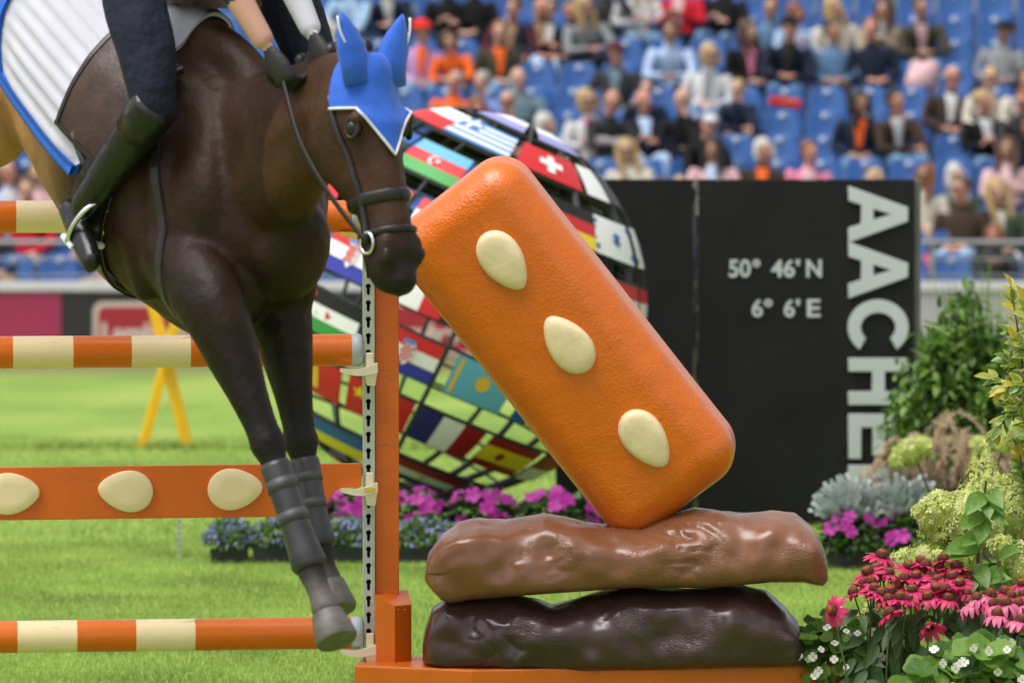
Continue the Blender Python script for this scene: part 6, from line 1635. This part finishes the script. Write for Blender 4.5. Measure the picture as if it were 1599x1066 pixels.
# saddle pad: both sides in one piece over the back
lo, hi = R(-8), R(188)
rear = lambda th: -.46 + .10 * abs(math.cos(th)) ** 3 * 0 + .12 * (max(0, abs(th - R(90)) - R(60)) / R(38)) ** 2
frnt = lambda th: .03 + .12 * abs(math.cos(th)) - .05 * (max(0, abs(th - R(90)) - R(70)) / R(28)) ** 2
pad = patch('saddle_pad', rear, frnt, lo, hi, 0.022, PADW, 24, 104, 0.014, None, 0.012)
for nm, f0 in (('pad_trim', rear), ):
    patch('pad_trim', lambda th: rear(th) - .016, lambda th: rear(th) + .006, lo - R(1), hi + R(1), 0.038, BLUET, 3, 60, 0.03, pad)
for th in (lo, hi):
    d_ = 1 if th == lo else -1
    patch('pad_trim', lambda t: rear(th) - .016, lambda t: frnt(th) + .01, th - R(3) * d_, th + R(2) * d_, 0.039, BLUET, 24, 3, 0.03, pad)
# saddle: flaps and seat
sdl = patch('saddle_flap', lambda th: -.01 - .10 * math.sin(max(0, th)), lambda th: .19, R(4), R(64), 0.042, BRLE, 14, 20, 0.012)
patch('saddle_flap', lambda th: -.01 - .10 * math.sin(th), lambda th: .19, R(116), R(176), 0.042, BRLE, 14, 20, 0.012)
# stitched welt and knee roll on the right flap
fe_ = lambda th: -.01 - .10 * math.sin(max(0, th))
ths = [R(4) + R(60) * i / 20 for i in range(21)]
for f_, o_f in ((fe_, .012), (lambda th: .19, -.012)):
    strap('welt', [surf(f_(th) + o_f, th, .044) for th in ths], [hr * math.cos(th) + hv * math.sin(th) for th in ths], .012, TACK, .004)
strap('welt', [surf(fe_(R(4)) + (.2) * i / 12, R(5), .044) for i in range(13)], [hr] * 13, .012, TACK, .004)
sv, sr_ = [], []
V, Fs = [], []
for i in range(15):
    t = i / 14; u = -.34 + .48 * t; rise = .07 * (2 * t - 1) ** 2 + (.03 if t < .3 else 0) * (1 - t / .3); wd = .13 - .08 * t ** 1.5
    top = surf(u, R(90), 0.05 + rise)
    for k in range(9):
        a = math.pi * k / 8; V.append(top + hr * (math.cos(a) * wd) + hv * (math.sin(a) * .045 - .035))
for i in range(14):
    for k in range(8): a = i * 9 + k; Fs.append((a, a + 1, a + 10, a + 9))
Fs += [tuple(range(8, -1, -1)), tuple(14 * 9 + k for k in range(9))]
obj('saddle_seat', mesh_np('saddle_seat', V, Fs, BRLE), horse)
patch('girth', lambda th: .12, lambda th: .25, R(-172), R(-8), 0.024, TACK, 6, 40, 0.014)
patch('girth', lambda th: .14, lambda th: .22, R(-9), R(16), 0.036, TACK, 4, 8, 0.010)
# breastplate straps over shoulder and chest
for s in (1, -1):
    P, NN = [], []
    for t in np.linspace(0, 1, 16):
        u = .16 + .50 * t; th = R(52) - R(92) * t ** 1.1; th = th if s == 1 else R(180) - th
        P.append(surf(u, th, 0.004)); NN.append(hr * math.cos(th) + hv * math.sin(th))
    strap('breastplate_strap', P, NN, 0.030, TACK)
P = [surf(.64 - .50 * t, R(-90) , 0.012) for t in np.linspace(0.1, 0.9, 12)]
ribbon('breastplate_strap', P, 0.03, TACK, 0.005)
# mane stubs: plaited knots along the crest
crest = [(hw(.46, .40), 0), (mid + hv * .19, 0), (nb1 + hv * .13, 0)]
for i in range(9):
    t = (i + .6) / 9.5; p = (hw(.40, .38) * (1 - t) ** 2 + (mid + hv * .22) * 2 * t * (1 - t) + (POLL - fn * .12 + hv * .02) * t * t)
    h = HBV.ray_cast(loc_(p + hv * .4), -hv)
    if h[0] is None: continue
    B = Body(); B.ball((0, 0, 0), (.022, .022, .026), 0, 10); obj('mane_plait', mesh_np('mane_plait', [tuple(v) for v in B.V], B.F, TACK), horse, h[0] + hv * .01)
# tail
V, Fs = tube_vf(spline([(*loc_(hw(-1.05, .22)), .04), (*loc_(hw(-1.25, .32)), .06), (*loc_(hw(-1.5, .22)), .075), (*loc_(hw(-1.75, .02)), .03)], 20)[:, :3], list(np.interp(np.linspace(0, 1, 20), [0, .4, .8, 1], [.035, .06, .07, .015])), 14, True, 0.6)
obj('tail', mesh_np('tail', V, Fs, TACK), horse)
# ---- bridle and bonnet
def head_ring(t, off, a0=0, a1=360, n=36):
    """points around the head at station t, slightly above the skin"""
    c = loc_(hh(t, -.11)); out = []
    for i in range(n + 1):
        a = R(a0 + (a1 - a0) * i / n); dr = fn * math.cos(a) + sd * math.sin(a); h = HBV.ray_cast(c + dr * .01, dr, .25)
        out.append((h[0] if h[0] is not None else c + dr * .1) + dr * off)
    return out
ribbon('noseband', head_ring(.60, .006), .034, TACK, .006); ribbon('noseband', head_ring(.76, .006, 0, 360), .018, TACK, .005)
for s in (1, -1):
    P = []
    for t in np.linspace(.08, .80, 18):
        a = R(s * (92 - 30 * min(1, t / .55))); c = loc_(hh(t, -.10)); dr = fn * math.cos(a + s * .25) + sd * math.sin(a + s * .25); h = HBV.ray_cast(c + dr * .4, -dr)
        P.append((h[0] if h[0] is not None else c + dr * .1) + dr * .006)
    ribbon('cheekpiece', P, .018, TACK, .005)
    bc = P[-1]
    V, Fs = tube_vf([bc + mdir * (.028 * math.cos(a)) + fn * (.028 * math.sin(a)) for a in np.linspace(0, 2 * math.pi, 25)], .0045, 8, False); obj('bit_ring', mesh_np('bit_ring', V, Fs, STEEL), horse)
    if s == 1: BITR = bc
    else: BITL = bc
def bonnet():
    V, Fs = [], []; nt, na = 18, 34
    for layer in (.011, .004):
        for j in range(nt + 1):
            for i in range(na + 1):
                x = i / na * 2 - 1; a = R(x * 98); tmax = .22 + .20 * max(0, 1 - abs(x) * 1.9) - .06 * abs(x); t = -.035 + (tmax + .035) * j / nt
                c = loc_(hh(max(t, .0), -.10)); dr = fn * math.cos(a) + sd * math.sin(a); 
                if t < .05: dr = (dr - mdir * (.05 - t) * 6).normalized()
                h = HBV.ray_cast(c + dr * .4, -dr); V.append((h[0] if h[0] is not None else c + dr * .1) + dr * layer)
    n1 = na + 1; o = (nt + 1) * n1
    for j in range(nt):
        for i in range(na): a = j * n1 + i; Fs += [(a, a + 1, a + n1 + 1, a + n1), (o + a, o + a + n1, o + a + n1 + 1, o + a + 1)]
    for i in range(na): a = nt * n1 + i; Fs.append((a, a + 1, o + a + 1, o + a)); Fs.append((i, o + i, o + i + 1, i + 1))
    for j in range(nt):
        for e in (0, na): a = j * n1 + e; Fs.append((a, a + n1, o + a + n1, o + a))
    b = obj('ear_bonnet', mesh_np('ear_bonnet', V, Fs, BLUEC), horse)
    edge = [V[nt * n1 + i] for i in range(n1)]; ribbon('piping', edge, .008, PIPE, .004, b)
    return b
bon = bonnet()
for s in (1, -1):
    b0 = loc_(hh(.0, -.045, s * .055)); ed = (-mdir * .85 + sd * s * .28 + fn * .18).normalized()
    P = [b0 + mdir * .04, b0 + ed * .02, b0 + ed * .06, b0 + ed * .10, b0 + ed * .135, b0 + ed * .155]
    V, Fs = tube_vf(P, [.044, .046, .044, .033, .016, .004], 16, True, .62, sd); obj('ear', mesh_np('ear', V, Fs, BLUEC), bon)
    ribbon('piping', [b0 + ed * q + fn * .022 * (1 - q / .2) + sd * s * .03 * math.sin(q * 16) for q in np.linspace(.03, .145, 10)], .006, PIPE, .004, bon)
# ------------------------------------------------------------------ rider
JACK = mat('rider_jacket', (0.016, 0.019, 0.032), rough=0.75, var=0.15, vscale=14); BREE = mat('rider_breeches', (0.014, 0.017, 0.032), rough=0.8, spec=0.2, var=0.25, vscale=9, bump=0.8, bscale=11, bdist=0.035)
BTL = mat('rider_boot', (0.008, 0.008, 0.009), rough=0.34, spec=0.45, bump=0.5, bscale=14, bdist=0.02, rvar=0.1); GLOV = mat('rider_glove', (0.016, 0.015, 0.016), rough=0.6); SHRT = mat('rider_shirt', (0.62, 0.62, 0.68), rough=0.7)
rb = Body()
hip = hw(-.16, .60); chest_ = hip + Vector((0.22, -0.34, 0.40)); nck = chest_ + Vector((0.09, -0.14, 0.15)); hdc = nck + Vector((0.06, -0.10, 0.13))
L0 = lambda p: Vector(p) - hip
rb.limb([(*L0(hip + Vector((0, 0, -.02))), .165, .85), (*L0(hip * .5 + chest_ * .5), .145, .75), (*L0(chest_), .175, .65), (*L0(chest_ * .35 + nck * .65), .10, .8)], 1, 20, up=hr)
rb.limb([(*L0(nck - Vector((.03, -.04, .05))), .058), (*L0(hdc), .052)], 0, 12)
Mh = Matrix.Rotation(ha, 3, 'Z'); hd_b = Body(); head_shape(hd_b, (0, 0, 0), 0)
o_ = len(rb.V); rb.V += [Mh @ Vector(v) + L0(hdc) for v in hd_b.V]; rb.F += [tuple(i + o_ for i in f) for f in hd_b.F]
for q in hd_b.S: rb.S.append((*(Mh @ Vector(q[:3]) + L0(hdc)), q[3], 0))
knR, ankR = at(240, 168, 13.20), at(132, 322, 13.45)
toeR = ankR + (hu * .17 + hr * .05 - hv * .05)
rb.limb([(*L0(hw(-.14, .58, .12)), .10), (*L0(hw(-.05, .46, .26)), .092), (*L0(knR + (hw(0, .5, .3) - knR) * .35), .080), (*L0(knR), .062)], 2, 16)
rb.limb([(*L0(knR), .062), (*L0(knR * .6 + ankR * .4), .060), (*L0(ankR), .042)], 3, 14)
rb.limb([(*L0(ankR - hu * .06 - hv * .05), .034), (*L0(ankR * .5 + toeR * .5 - hv * .04), .042), (*L0(toeR - hv * .02), .034)], 3, 12, flat=.8)
mir = lambda p: HO + hu * hl(p)[0] + hv * hl(p)[1] - hr * hl(p)[2]
rb.limb([(*L0(hw(-.14, .58, -.12)), .10), (*L0(hw(-.05, .46, -.26)), .092), (*L0(mir(knR)), .062)], 2, 16); rb.limb([(*L0(mir(knR)), .062), (*L0(mir(knR) * .6 + mir(ankR) * .4), .060), (*L0(mir(ankR)), .042)], 3, 14)
rb.limb([(*L0(mir(ankR) - hu * .06 - hv * .05), .034), (*L0(mir(toeR) - hv * .02), .034)], 3, 12)
haR, haL = at(428, 92, 12.98), at(497, 72, 13.10)
elR, elL = at(318, -95, 13.02), at(420, -100, 13.22)
for (el, ha_, s) in ((elR, haR, 1), (elL, haL, -1)):
    sh_ = chest_ + hr * s * .19 + Vector((0, 0, .07))
    rb.limb([(*L0(sh_), .068), (*L0(sh_ * .5 + el * .5), .056), (*L0(el), .048)], 1, 12)
    rb.limb([(*L0(el), .048), (*L0(el * .55 + ha_ * .45), .043)], 1, 12)
    rb.limb([(*L0(el * .55 + ha_ * .45), .040), (*L0(el * .15 + ha_ * .85), .031)], 4 if s == -1 else 0, 12)
    hand(rb, L0(ha_) - Vector((.012, 0, -.02)), (ha_ - el).normalized(), s, 5, 1.25, 1.05, pal=tuple(hr * -s))
rme, rC, rs = rb.skin('rider_body', 0.0078, 4)
for kn_, an_ in ((knR, ankR), (mir(knR), mir(ankR))):
    ax_ = np.array((an_ - kn_).normalized()); tt = (rC - np.array(L0(kn_))) @ ax_; near = np.linalg.norm(rC - np.array(L0(kn_)), axis=1) < .2
    rs[near & (tt < .0) & (rs == 3)] = 2; rs[near & (tt >= .0) & (rs == 2)] = 3
setmats(rme, [SKINS[0], JACK, BREE, BTL, SHRT, GLOV]); rme.polygons.foreach_set('material_index', rs)
rider = obj('person', rme, None, hip); tag(rider, 'rider in navy with black boots and gloves on the jumping horse', 'person')
B = Body(); B.ball((0, 0.01, .045), (.105, .128, .095), 0, 20); B.ball((0, -.12, .02), (.075, .06, .012), 0, 14)
hm_, _, _ = B.skin('helmet', 0.011, 3); obj('helmet', setmats(hm_, BTL), rider, L0(hdc), (0, 0, ha))
for kn_, an_ in ((knR, ankR), (mir(knR), mir(ankR))):
    a_, b_ = L0(kn_), L0(an_); V, Fs = tube_vf([a_ + (b_ - a_) * t for t in (-.06, -.03, .1, .25)], [.066, .070, .068, .062], 20); obj('boot_top', mesh_np('boot_top', V, Fs, BTL), rider)
# stirrups belong to the saddle
for s, an in ((1, ankR), (-1, mir(ankR))):
    b = loc_(an) + hu * .05 - hv * .085; w_ = hr * .055
    P = [b - w_, b - w_ * 1.05 + hv * .05, b - w_ * .7 + hv * .11, b + hv * .135, b + w_ * .7 + hv * .11, b + w_ * 1.05 + hv * .05, b + w_]
    V, Fs = tube_vf(spline([tuple(p) for p in P], 26), .008, 8, True, 1.0); st_ = obj('stirrup', mesh_np('stirrup', V, Fs, STEEL), horse)
    m = MB(); Mx = Matrix((hr, hu, hv)).transposed(); m.box(b, (.12, .06, .016), 0, Mx, .004); m.build('tread', PIPE, st_)
    ribbon('stirrup_leather', [surf(.06, R(8) if s == 1 else R(172), .04), b + hv * .135], .024, TACK, .004)
# reins: from the hands to the bit rings
for hnd, bit, s in ((haR, BITR, 1), (haL, BITL, -1)):
    a = loc_(hnd) + Vector((.02, -.01, -.05)); P = spline([tuple(a), tuple(a * .66 + bit * .34 + Vector((0, 0, -.035)) + hr * s * .03), tuple(a * .33 + bit * .67 + Vector((0, 0, -.03)) + hr * s * .02), tuple(bit)], 24)
    ribbon('rein', [Vector(p) for p in P], .019, TACK, .004)
